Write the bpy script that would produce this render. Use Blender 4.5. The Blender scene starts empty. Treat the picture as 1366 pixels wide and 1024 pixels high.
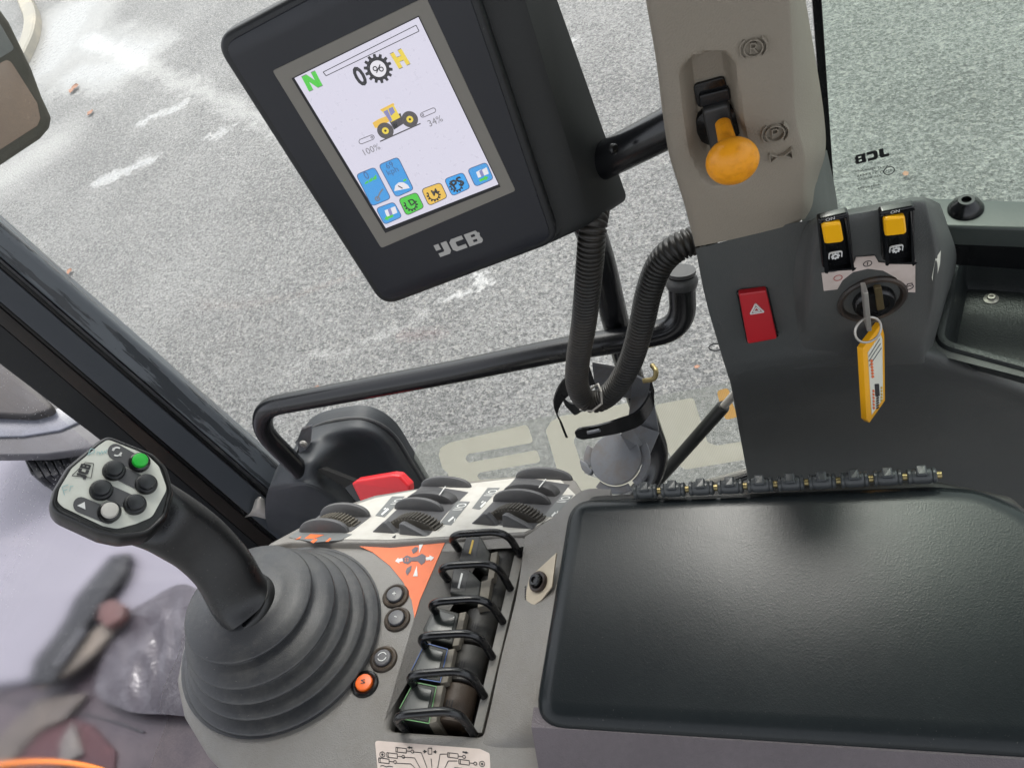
import bpy, bmesh, math, random
import numpy as np
from mathutils import Vector, Matrix, noise as mnoise
random.seed(7)
rnd = random.Random(11)
S = bpy.context.scene
COL = S.collection

# ---------------------------------------------------------------- camera, sky, sun, exposure
CAM_Z = 2.60                     # eye height above the tarmac
FPX, CX, CY = 1050.0, 683.0, 512.0
_n = np.array([502, 838, 1050.0]); _n /= np.linalg.norm(_n)          # straight down, in camera axes
_x = -np.array([-2690, 290, 1050.0]); _x -= _n * (_x @ _n); _x /= np.linalg.norm(_x)
RT = np.stack([_x, np.cross(-_n, _x), -_n])                          # rows: world X (rear), Y (right-hand side), Z
C0 = np.array([0, 0, CAM_Z])
cam = bpy.data.objects.new('camera', bpy.data.cameras.new('camera')); COL.objects.link(cam)
_m = Matrix.Identity(4)
for i in range(3):
    _m[i][0], _m[i][1], _m[i][2], _m[i][3] = RT[i][0], -RT[i][1], -RT[i][2], C0[i]
cam.matrix_world = _m
cam.data.sensor_width = 36; cam.data.lens = 36 * FPX / 1366
cam.data.clip_start = 0.02; cam.data.clip_end = 600
S.camera = cam
SUN_EL, SUN_AZ = math.radians(62.5), math.radians(-6)
w = bpy.data.worlds.new('World'); S.world = w; w.use_nodes = True
nt = w.node_tree; bg = nt.nodes['Background']
sky = nt.nodes.new('ShaderNodeTexSky'); sky.sky_type = 'NISHITA'; sky.sun_disc = False
sky.sun_elevation = SUN_EL; sky.sun_rotation = SUN_AZ; sky.air_density = 1.0; sky.dust_density = 4.0; sky.ozone_density = 1.0
hs = nt.nodes.new('ShaderNodeHueSaturation'); hs.inputs['Saturation'].default_value = 0.22
nt.links.new(sky.outputs[0], hs.inputs['Color']); nt.links.new(hs.outputs[0], bg.inputs[0])
bg.inputs[1].default_value = 0.15
sl = bpy.data.lights.new('sun', 'SUN'); sl.energy = 0.5; sl.angle = math.radians(10); sl.color = (1, .96, .9)
so = bpy.data.objects.new('sun', sl); COL.objects.link(so)
_d = Vector((math.sin(SUN_AZ) * math.cos(SUN_EL), math.cos(SUN_AZ) * math.cos(SUN_EL), math.sin(SUN_EL)))
so.rotation_euler = _d.to_track_quat('Z', 'Y').to_euler()
S.view_settings.view_transform = 'Standard'; S.view_settings.look = 'None'
S.view_settings.exposure = 1.4; S.view_settings.gamma = 1

# ---------------------------------------------------------------- rays and frames
def ray(u, v): return RT @ np.array([(u - CX) / FPX, (v - CY) / FPX, 1.0])
def wx(u, v, x): d = ray(u, v); return C0 + d * (x / d[0])
def wy(u, v, y): d = ray(u, v); return C0 + d * (y / d[1])
def wz(u, v, z): d = ray(u, v); return C0 + d * (z / d[2])          # z below eye level
def wd(u, v, t): return C0 + ray(u, v) * t                          # t = depth in metres
def nrm(a): a = np.array(a, float); return a / np.linalg.norm(a)

class Frame:
    def __init__(s, o, x=(1, 0, 0), n=(0, 0, 1)):
        s.o = np.array(o, float); s.n = nrm(n); x = np.array(x, float)
        s.x = nrm(x - s.n * (x @ s.n)); s.y = np.cross(s.n, s.x)
        s.A = np.stack([s.x, s.y, s.n])
    def l(s, u, v, h=0.0):
        d = ray(u, v); o = s.o + s.n * h
        return s.A @ (C0 + d * (((o - C0) @ s.n) / (d @ s.n)) - s.o)
    def l2(s, pts, h=0.0): return [tuple(s.l(u, v, h)[:2]) for u, v in pts]
    def w2l(s, p): return s.A @ (np.array(p) - s.o)
    def l2w(s, p): return s.o + s.A.T @ np.array(p)
    def M(s):
        m = Matrix.Identity(4)
        for i in range(3): m[i][0], m[i][1], m[i][2], m[i][3] = s.x[i], s.y[i], s.n[i], s.o[i]
        return m

def thing(name, label, cat, F, group=None):
    o = bpy.data.objects.new(name, None); COL.objects.link(o); o.matrix_world = F.M(); o.empty_display_size = .02
    o['label'] = label; o['category'] = cat
    if group: o['group'] = group
    return o
def tag(o, label, cat, group=None):
    o['label'] = label; o['category'] = cat
    if group: o['group'] = group
    return o

# ---------------------------------------------------------------- mesh builder
def rc(pts, r, n=5):
    """round the corners of a 2-D polygon"""
    out = []; N = len(pts); rr = r if isinstance(r, (list, tuple)) else [r] * N
    for i in range(N):
        p = np.array(pts[i], float); a = np.array(pts[i - 1], float) - p; b = np.array(pts[(i + 1) % N], float) - p
        la, lb = np.linalg.norm(a), np.linalg.norm(b)
        ca = max(-1, min(1, (a @ b) / (la * lb))); ang = math.acos(ca)
        if rr[i] <= 0 or ang > 3.08: out.append(tuple(p)); continue
        t = min(rr[i] / math.tan(ang / 2), .48 * la, .48 * lb)
        p0, p1 = p + a / la * t, p + b / lb * t
        for k in range(n + 1):
            s = k / n; out.append(tuple((1 - s) ** 2 * p0 + 2 * s * (1 - s) * p + s * s * p1))
    return out
def area(p): return sum(p[i - 1][0] * p[i][1] - p[i][0] * p[i - 1][1] for i in range(len(p))) / 2
def ccw(p): return list(p) if area(p) > 0 else list(reversed(p))
def inset(p, d):
    N = len(p); out = []
    for i in range(N):
        a, b, c = (np.array(p[(i + k) % N], float) for k in (-1, 0, 1))
        e1, e2 = b - a, c - b
        l1, l2 = np.linalg.norm(e1) + 1e-12, np.linalg.norm(e2) + 1e-12
        n1, n2 = np.array([-e1[1], e1[0]]) / l1, np.array([-e2[1], e2[0]]) / l2
        m = n1 + n2; q = m @ m
        out.append(tuple(b + m * (2 * d / max(q, .6))))
    return out
def catmull(pts, n=8, closed=False):
    P = [np.array(p, float) for p in pts]; N = len(P); out = []
    for i in range(N if closed else N - 1):
        if closed: a, b, c, d = P[i - 1], P[i], P[(i + 1) % N], P[(i + 2) % N]
        else:
            b, c = P[i], P[i + 1]; a = P[i - 1] if i else 2 * b - c; d = P[i + 2] if i + 2 < N else 2 * c - b
        for k in range(n):
            t = k / n
            out.append(.5 * (2 * b + (c - a) * t + (2 * a - 5 * b + 4 * c - d) * t * t + (3 * b - a - 3 * c + d) * t ** 3))
    if not closed: out.append(P[-1])
    return out

class MB:
    def __init__(s): s.bm = bmesh.new(); s.T = None
    def v(s, p):
        p = Vector((float(p[0]), float(p[1]), float(p[2])))
        return s.bm.verts.new(s.T @ p if s.T else p)
    def f(s, vs):
        try: return s.bm.faces.new(vs)
        except ValueError: return None
    def bridge(s, A, B, closed=True):
        N = len(A)
        for i in range(N if closed else N - 1): s.f((A[i], A[(i + 1) % N], B[(i + 1) % N], B[i]))
    def prism(s, pts, z0, z1, bev=0.0, seg=4, grow=0.0, bottom=True, bev0=0.0):
        """upright slab: outline pts (2-D), from z0 up to z1, top edge rounded by bev; grow widens the foot"""
        p = ccw(pts); rings = []
        if bev0:
            for k in range(3):
                a = math.pi / 2 * k / 3; rings.append((inset(p, bev0 * (1 - math.sin(a)) - grow), z0 + bev0 * (1 - math.cos(a))))
        rings.append((inset(p, -grow) if grow else p, z0 + bev0))
        if bev > 0:
            for k in range(seg + 1):
                a = math.pi / 2 * k / seg
                rings.append((inset(p, bev * (1 - math.cos(a))), z1 - bev + bev * math.sin(a)))
        else: rings.append((p, z1))
        R = [[s.v((x, y, z)) for x, y in q] for q, z in rings]
        for a, b in zip(R, R[1:]): s.bridge(a, b)
        s.f(R[-1])
        if bottom: s.f(list(reversed(R[0])))
        return s
    def plate(s, outer, holes, z):
        es = []
        for L in [outer] + holes:
            es += [s.bm.edges.new((L[i - 1], L[i])) if s.bm.edges.get((L[i - 1], L[i])) is None else s.bm.edges.get((L[i - 1], L[i])) for i in range(len(L))]
        bmesh.ops.triangle_fill(s.bm, use_beauty=True, use_dissolve=False, edges=es, normal=(s.T.to_3x3() @ Vector((0, 0, 1))) if s.T else (0, 0, 1))
    def loft(s, secs, closed=True, cap=(True, True)):
        R = [[s.v(p) for p in sec] for sec in secs]
        for a, b in zip(R, R[1:]): s.bridge(a, b, closed)
        if closed and cap[0]: s.f(list(reversed(R[0])))
        if closed and cap[1]: s.f(R[-1])
        return s
    def tube(s, pts, r, n=14, cap=True, closed=False, flat=1.0):
        P = [np.array(p, float) for p in pts]; N = len(P)
        rr = r if hasattr(r, '__len__') else [r] * N
        T = []
        for i in range(N):
            if closed: t = P[(i + 1) % N] - P[i - 1]
            else: t = P[min(i + 1, N - 1)] - P[max(i - 1, 0)]
            T.append(nrm(t))
        u = np.cross(T[0], [0, 0, 1.0]);
        if np.linalg.norm(u) < .1: u = np.cross(T[0], [0, 1.0, 0])
        u = nrm(u); secs = []
        for i in range(N):
            u = nrm(u - T[i] * (u @ T[i])); w_ = np.cross(T[i], u)
            secs.append([P[i] + rr[i] * (math.cos(a) * u + flat * math.sin(a) * w_) for a in [2 * math.pi * k / n for k in range(n)]])
        if closed: secs.append(secs[0])
        return s.loft(secs, cap=(cap and not closed, cap and not closed))
    def lathe(s, prof, o=(0, 0, 0), n=(0, 0, 1), seg=32):
        F = Frame(o, (1, .01, .02) if abs(nrm(n)[0]) < .9 else (0, 1, .01), n); R = []
        for r, h in prof:
            R.append([s.v(F.o + F.n * h + max(r, 1e-5) * (math.cos(a) * F.x + math.sin(a) * F.y)) for a in [2 * math.pi * k / seg for k in range(seg)]])
        for a, b in zip(R, R[1:]): s.bridge(a, b)
        s.f(R[-1]); s.f(list(reversed(R[0])))
        return s
    def box(s, c, hx, hy, hz, bev=0.0):
        x, y, z = c
        return s.prism(rc([(x - hx, y - hy), (x + hx, y - hy), (x + hx, y + hy), (x - hx, y + hy)], bev, 3), z - hz, z + hz, bev, 3)
    def surf(s, rows, nu=8, nv=8, thick=0.0, away=None):
        """smooth sheet through rows of 3-D points; thick = wall thickness, pushed along away"""
        R = [catmull(r, nu) for r in rows]; n = len(R[0])
        Cc = [catmull([r[j] for r in R], nv) for j in range(n)]
        G = [[s.v(Cc[j][i]) for j in range(n)] for i in range(len(Cc[0]))]
        for i in range(len(G) - 1):
            for j in range(n - 1): s.f((G[i][j], G[i][j + 1], G[i + 1][j + 1], G[i + 1][j]))
        if thick:
            a = np.array(away) * thick
            per = [(0, j) for j in range(n)] + [(i, n - 1) for i in range(1, len(G))] + [(len(G) - 1, j) for j in range(n - 2, -1, -1)] + [(i, 0) for i in range(len(G) - 2, 0, -1)]
            A = [G[i][j] for i, j in per]; B = [s.v(Cc[j][i] + a) for i, j in per]
            s.bridge(A, B)
        return s

def obj(name, mb, mat, parent=None, label=None, sharp=38, smooth=True):
    bm = mb.bm
    bmesh.ops.remove_doubles(bm, verts=bm.verts, dist=1e-6)
    bmesh.ops.recalc_face_normals(bm, faces=bm.faces)
    big = [f for f in bm.faces if len(f.verts) > 4]
    if big: bmesh.ops.triangulate(bm, faces=big)
    me = bpy.data.meshes.new(name); bm.to_mesh(me); bm.free()
    if smooth:
        me.polygons.foreach_set('use_smooth', [True] * len(me.polygons)); me.set_sharp_from_angle(angle=math.radians(sharp))
    if mat: me.materials.append(mat)
    o = bpy.data.objects.new(name, me); COL.objects.link(o)
    if parent: o.parent = parent
    if label: o['label'] = label
    return o
def place(o, F): o.matrix_world = F.M(); return o

# ---------------------------------------------------------------- materials
def srgb(r, g, b):
    f = lambda c: (c / 255 / 12.92) if c <= 10 else ((c / 255 + .055) / 1.055) ** 2.4
    return (f(r), f(g), f(b), 1)
class Nodes:
    def __init__(s, name):
        s.m = bpy.data.materials.new(name); s.m.use_nodes = True; s.t = s.m.node_tree; s.b = s.t.nodes['Principled BSDF']; s.out = s.t.nodes['Material Output']
    def n(s, typ, **kw):
        q = s.t.nodes.new(typ)
        for k, v in kw.items(): setattr(q, k, v)
        return q
    def lk(s, a, b): s.t.links.new(a, b)
    def set(s, q, i, v):
        if hasattr(v, 'is_output'): s.lk(v, q.inputs[i])
        else: q.inputs[i].default_value = v
    def math(s, op, a, b=0.0, clamp=False):
        q = s.n('ShaderNodeMath', operation=op); q.use_clamp = clamp; s.set(q, 0, a); s.set(q, 1, b); return q.outputs[0]
    def vec(s, op, a, b=None):
        q = s.n('ShaderNodeVectorMath', operation=op); s.set(q, 0, a)
        if b is not None: s.set(q, 1, b)
        return q
    def mix(s, f, a, b):
        q = s.n('ShaderNodeMix', data_type='RGBA'); s.set(q, 0, f); s.set(q, 6, a); s.set(q, 7, b); return q.outputs[2]
    def noise(s, scale, detail=3, rough=.55, co=None, dist=0.0):
        q = s.n('ShaderNodeTexNoise'); q.inputs['Scale'].default_value = scale; q.inputs['Detail'].default_value = detail
        q.inputs['Roughness'].default_value = rough; q.inputs['Distortion'].default_value = dist
        s.lk(co if co is not None else s.co(), q.inputs['Vector']); return q.outputs['Fac']
    def co(s):
        if not hasattr(s, '_co'): s._co = s.n('ShaderNodeTexCoord').outputs['Object']
        return s._co
    def ramp(s, fac, a, b):
        q = s.n('ShaderNodeMapRange'); q.inputs[1].default_value = a; q.inputs[2].default_value = b; s.lk(fac, q.inputs[0]); return q.outputs[0]
    def bump(s, h, strength, dist, prev=None):
        q = s.n('ShaderNodeBump'); q.inputs['Strength'].default_value = strength; q.inputs['Distance'].default_value = dist
        s.lk(h, q.inputs['Height'])
        if prev is not None: s.lk(prev, q.inputs['Normal'])
        return q.outputs['Normal']

def plastic(name, col, rough=.5, grain=.25, gscale=900, dirt=.25, dirtcol=None, spec=.5, dscale=9, metal=0.0, gd=.0006, dust=0.0, wave=0.0, rv=.16):
    N = Nodes(name); c = srgb(*col)
    big = N.noise(dscale, 6, .62)
    fine = N.noise(220, 4, .6)
    dc = srgb(*dirtcol) if dirtcol else (c[0] * 1.9 + .012, c[1] * 1.75 + .011, c[2] * 1.55 + .009, 1)
    f = N.math('MULTIPLY', N.ramp(N.math('ADD', N.math('MULTIPLY', big, .75), N.math('MULTIPLY', fine, .25)), .46, .68), dirt, True)
    colr = N.mix(f, c, dc)
    if dust:                                                          # fine pale specks, scattered
        sp = N.ramp(N.noise(620, 2, .5), .70, .76)
        colr = N.mix(N.math('MULTIPLY', sp, dust, True), colr, (.35, .32, .28, 1))
    N.lk(colr, N.b.inputs['Base Color'])
    rr = N.math('ADD', N.math('MULTIPLY', N.ramp(big, .3, .7), rv), rough - rv * .4, True)
    N.lk(rr, N.b.inputs['Roughness']); N.b.inputs['Specular IOR Level'].default_value = spec; N.b.inputs['Metallic'].default_value = metal
    if grain:
        vo = N.n('ShaderNodeTexVoronoi'); vo.inputs['Scale'].default_value = gscale; N.lk(N.co(), vo.inputs['Vector'])
        h = N.math('ADD', vo.outputs['Distance'], N.math('MULTIPLY', N.noise(gscale * 1.7, 2), .5))
        pv = N.bump(N.noise(7, 2, .4), wave, .02) if wave else None
        N.lk(N.bump(h, grain, gd, pv), N.b.inputs['Normal'])
    return N.m
def flat(name, col, rough=.55, emit=0.0, dirt=0.12, lin=None):
    N = Nodes(name); c = lin or srgb(*col)
    k = N.ramp(N.noise(60, 5, .6), .4, .75)
    colr = N.mix(N.math('MULTIPLY', k, dirt), c, (c[0] * .6, c[1] * .56, c[2] * .5, 1)) if dirt else None
    if colr is not None: N.lk(colr, N.b.inputs['Base Color'])
    else: N.b.inputs['Base Color'].default_value = c
    N.b.inputs['Roughness'].default_value = rough
    if emit:
        N.b.inputs['Base Color'].default_value = (.02, .02, .02, 1)
        for l in list(N.b.inputs['Base Color'].links): N.t.links.remove(l)
        N.b.inputs['Emission Color'].default_value = c; N.b.inputs['Emission Strength'].default_value = emit
    return N.m
def glass(name, tint, refl=.06, drops=0.0, haze=0.0, hz=None):
    N = Nodes(name); N.t.nodes.remove(N.b)
    tr = N.n('ShaderNodeBsdfTransparent'); tr.inputs[0].default_value = (*tint, 1)
    gl = N.n('ShaderNodeBsdfGlossy'); gl.inputs['Roughness'].default_value = .02
    ge = N.n('ShaderNodeNewGeometry')
    dn = N.math('ABSOLUTE', N.vec('DOT_PRODUCT', ge.outputs['Incoming'], ge.outputs['Normal']).outputs['Value'])
    fr = N.math('ADD', N.math('MULTIPLY', N.math('POWER', N.math('SUBTRACT', 1.0, dn, True), 5.0), .9), refl, True)
    mx = N.n('ShaderNodeMixShader'); N.lk(fr, mx.inputs[0])
    N.lk(tr.outputs[0], mx.inputs[1]); N.lk(gl.outputs[0], mx.inputs[2])
    sh = mx.outputs[0]
    if haze:                                                          # blurs pieces behind the lower pane so they read as reflections
        rf = N.n('ShaderNodeBsdfRefraction'); rf.inputs['IOR'].default_value = 1.06; rf.inputs['Roughness'].default_value = .55; rf.inputs[0].default_value = (*tint, 1)
        m0 = N.n('ShaderNodeMixShader'); m0.inputs[0].default_value = haze
        sp_ = N.n('ShaderNodeSeparateXYZ'); N.lk(N.co(), sp_.inputs[0]); N.lk(N.math('MULTIPLY', N.ramp(sp_.outputs[1], hz[0], hz[1]), haze, True), m0.inputs[0])
        N.lk(tr.outputs[0], m0.inputs[1]); N.lk(rf.outputs[0], m0.inputs[2]); N.lk(m0.outputs[0], mx.inputs[1])
    if drops:                                                         # dried specks and dust on the pane
        df = N.n('ShaderNodeBsdfDiffuse'); df.inputs[0].default_value = (.75, .75, .76, 1)
        m2 = N.n('ShaderNodeMixShader')
        N.lk(N.math('MULTIPLY', N.math('MULTIPLY', N.ramp(N.noise(300, 1), .66, .70), N.ramp(N.noise(14, 3), .40, .62)), drops, True), m2.inputs[0])
        N.lk(sh, m2.inputs[1]); N.lk(df.outputs[0], m2.inputs[2]); sh = m2.outputs[0]
    N.lk(sh, N.out.inputs[0]); return N.m

M = dict(
    black=plastic('black_plastic', (23, 25, 28), .42, .12, 1100, .25, dust=.15),
    gloss=plastic('gloss_black', (16, 17, 19), .22, 0, 900, .2, dust=.12),
    tube=plastic('painted_tube', (14, 15, 18), .22, .03, 400, .12, spec=.6),
    hose=plastic('conduit', (34, 33, 31), .45, 0, 800, .35, (84, 74, 62), dscale=10),
    lid=plastic('armrest_skin', (30, 34, 36), .215, .12, 1100, .35, (44, 49, 50), gd=.0004, dscale=6, wave=.03, spec=.27, rv=.03, dust=.12),
    rim=plastic('armrest_rim', (92, 84, 88), .40, .4, 900, .5, (62, 58, 60), dscale=5),  # lighter than the skin: the bevel highlight is put into this colour
    console=plastic('console_grey', (127, 124, 120), .48, .4, 1000, .5, (112, 104, 94), dust=.3, gd=.0005),
    bay=plastic('bay_dark', (40, 39, 38), .55, .2, 900, .5, (92, 82, 68)),
    taupe=plastic('pillar_taupe', (140, 132, 119), .55, .35, 800, .3, (152, 140, 122), gd=.0007, dscale=5),
    char=plastic('trim_charcoal', (74, 76, 75), .5, .3, 900, .4, (90, 88, 83), gd=.0006, dscale=6),
    rubber=plastic('gaiter_rubber', (54, 55, 58), .37, .12, 900, .5, (98, 96, 91), dscale=16, dust=.3),
    grip=plastic('grip', (16, 17, 19), .30, .12, 1300, .35, (52, 50, 47), dscale=18, dust=.2),
    wheelp=plastic('thumbwheel', (82, 78, 72), .5, .1, 900, .5, (132, 124, 108)),
    guard=plastic('guard', (80, 80, 82), .4, .12, 900, .3),
    white=flat('white_label', (196, 193, 186), .5, 0, .35),
    cream=flat('cream_face', (206, 208, 198), .45, 0, .35),
    tagg=flat('grey_print', (112, 114, 114), .5, 0, .2),
    orange=flat('orange_label', (232, 112, 58), .5, 0, .3),
    orangeb=flat('orange_button', (246, 106, 20), .35, 0, .1),
    ink=flat('dark_ink', (40, 40, 42), .6, 0, 0),
    inkw=flat('white_ink', (225, 225, 222), .6, 0, .1),
    red=flat('red_plastic', (214, 38, 46), .35, 0, .15),
    redd=flat('hazard_red', (178, 26, 36), .35, 0, .15),
    yellow=flat('amber_lens', (250, 184, 20), .25, 0, .12),
    knob=plastic('orange_knob', (242, 160, 30), .36, .15, 500, .75, (168, 92, 20), dscale=34, spec=.4),
    green=flat('green_button', (30, 176, 52), .35, 0, .1),
    steel=plastic('steel', (190, 186, 178), .32, .05, 900, .3, (120, 110, 96), metal=.55),
    plate=plastic('weathered_steel', (112, 114, 119), .45, .1, 500, .5, (104, 88, 70), dscale=26, metal=.15),
    brass=plastic('dull_brass', (150, 136, 96), .35, .1, 900, .4, metal=.7),
    beige=flat('beige_plastic', (122, 116, 105), .6, 0, .5),
    blue=flat('blue_edge', (40, 84, 150), .4, 0, .2), greene=flat('green_edge', (96, 158, 92), .4, 0, .2),
    yellowe=flat('yellow_mark', (206, 170, 62), .5, 0, .2),
    tagy=flat('key_tag_yellow', (246, 176, 24), .4, 0, .1), tagb=flat('key_tag_blue', (22, 76, 160), .4, 0, .1),
    paper=flat('paper', (222, 222, 208), .6, 0, .2),
    sgrey=flat('screen_surround', (132, 128, 120), .4, 0, .1),
    logo=flat('logo_silver', (182, 180, 176), .4, 0, 0),
)

# ---------------------------------------------------------------- flat print helpers (px = photograph pixels, laid on a real plane F)
def prt(name, F, pts, mat, parent, h=.0004, th=.0004, bev=0, loc=True, r=0):
    p = F.l2(pts, h) if loc else pts
    if r: p = rc(p, r)
    return obj(name, MB().prism(p, h - th, h, bev), mat, parent, smooth=False)
def poly_local(name, polys, mat, parent, h, th=.0003, label=None):
    mb = MB()
    for p in polys: mb.prism(p, h - th, h)
    return obj(name, mb, mat, parent, label, smooth=False)
def xf(polys, c, ex, ey, mir=False):
    """place unit-drawn polygons with centre c and half axes ex, ey (2-D)"""
    c, ex, ey = np.array(c), np.array(ex), np.array(ey)
    if mir: ex = -ex
    return [[tuple(c + x * ex + y * ey) for x, y in p] for p in polys]
J_ = [(.5, 1), (.95, 1), (.95, .2), (.78, 0), (0, 0), (0, .3), (.42, .3), (.5, .38)]
C_ = [(1, 1), (.2, 1), (0, .8), (0, .2), (.2, 0), (1, 0), (1, .3), (.46, .3), (.4, .36), (.4, .64), (.46, .7), (1, .7)]
B_ = [[(0, 0), (.38, 0), (.38, 1), (0, 1)], [(.38, .8), (.9, .8), (.82, 1), (.38, 1)], [(.38, .4), (.94, .4), (.94, .6), (.38, .6)], [(.38, 0), (.88, 0), (1, .14), (1, .2), (.38, .2)],
      [(.66, .2), (1, .2), (1, .34), (.94, .4), (.66, .4)], [(.66, .6), (.94, .6), (.99, .66), (.99, .8), (.66, .8)]]
def logo_polys(emblem=True):
    P = []
    sh = lambda p, dx, s=1: [(x * s + dx, y) for x, y in p]
    P.append(sh(J_, 0)); P.append(sh(C_, 1.1, 1.05)); P += [sh(b, 2.32, 1.1) for b in B_]
    if emblem: P.append([(-.05, .55), (.32, .55), (.32, 1), (-.05, 1)])
    return [[((x - 1.7) / 1.72, (y - .5) * 2) for x, y in p] for p in P]
def txt(name, s_, F, c, right, mat, parent, h=.0004, ratio=None, mir=False, bold=0.0, label=None, loc=True):
    """lettering s_ centred on pixel c, reading towards pixel right (half its width away)"""
    cu = bpy.data.curves.new('lettering', 'FONT'); cu.body = s_; cu.align_x = 'CENTER'; cu.align_y = 'CENTER'; cu.offset = bold; cu.resolution_u = 3
    t = bpy.data.objects.new('lettering', cu); COL.objects.link(t)
    bpy.context.view_layer.update()
    me = bpy.data.meshes.new_from_object(t.evaluated_get(bpy.context.evaluated_depsgraph_get()))
    bpy.data.objects.remove(t); bpy.data.curves.remove(cu)
    a = np.empty(len(me.vertices) * 3); me.vertices.foreach_get('co', a); a = a.reshape(-1, 3)
    lo, hi = a.min(0), a.max(0); W = hi[0] - lo[0]; a -= (lo + hi) / 2
    cl = F.l(*c, h) if loc else np.array(c); e = ((F.l(*right, h) if loc else np.array(right)) - cl)[:2]
    k = np.linalg.norm(e) / (W / 2); ex = e / np.linalg.norm(e); ey = np.array([-ex[1], ex[0]])
    ky = k * (ratio or 1)
    q = np.zeros_like(a); q[:, :2] = cl[:2] + np.outer(a[:, 0] * k * (-1 if mir else 1), ex) + np.outer(a[:, 1] * ky, ey); q[:, 2] = h
    me.vertices.foreach_set('co', q.ravel()); me.update(); me.name = name
    me.materials.append(mat)
    o = bpy.data.objects.new(name, me); COL.objects.link(o); o.parent = parent
    if label: o['label'] = label
    return o
def gear(n, r0, r1, tooth=.5):
    P = []
    for i in range(n):
        for a, r in ((-.32, r0), (-.2, r1), (.2, r1), (.32, r0)):
            t = 2 * math.pi * (i + a) / n; P.append((r * math.cos(t), r * math.sin(t)))
    return P
def ring_polys(r0, r1, n=28, a0=0, a1=2 * math.pi):
    out = []
    for i in range(n):
        a, b = a0 + (a1 - a0) * i / n, a0 + (a1 - a0) * (i + 1) / n
        out.append([(r0 * math.cos(a), r0 * math.sin(a)), (r1 * math.cos(a), r1 * math.sin(a)), (r1 * math.cos(b), r1 * math.sin(b)), (r0 * math.cos(b), r0 * math.sin(b))])
    return out
def circ(r, n=24, c=(0, 0)): return [(c[0] + r * math.cos(2 * math.pi * i / n), c[1] + r * math.sin(2 * math.pi * i / n)) for i in range(n)]
def stroke(a, b, w):
    a, b = np.array(a, float), np.array(b, float); d = b - a; d /= np.linalg.norm(d); n = np.array([-d[1], d[0]]) * w / 2
    return [tuple(a - n), tuple(b - n), tuple(b + n), tuple(a + n)]
def path_strokes(pts, w): return [stroke(a, b, w) for a, b in zip(pts, pts[1:])]

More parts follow.
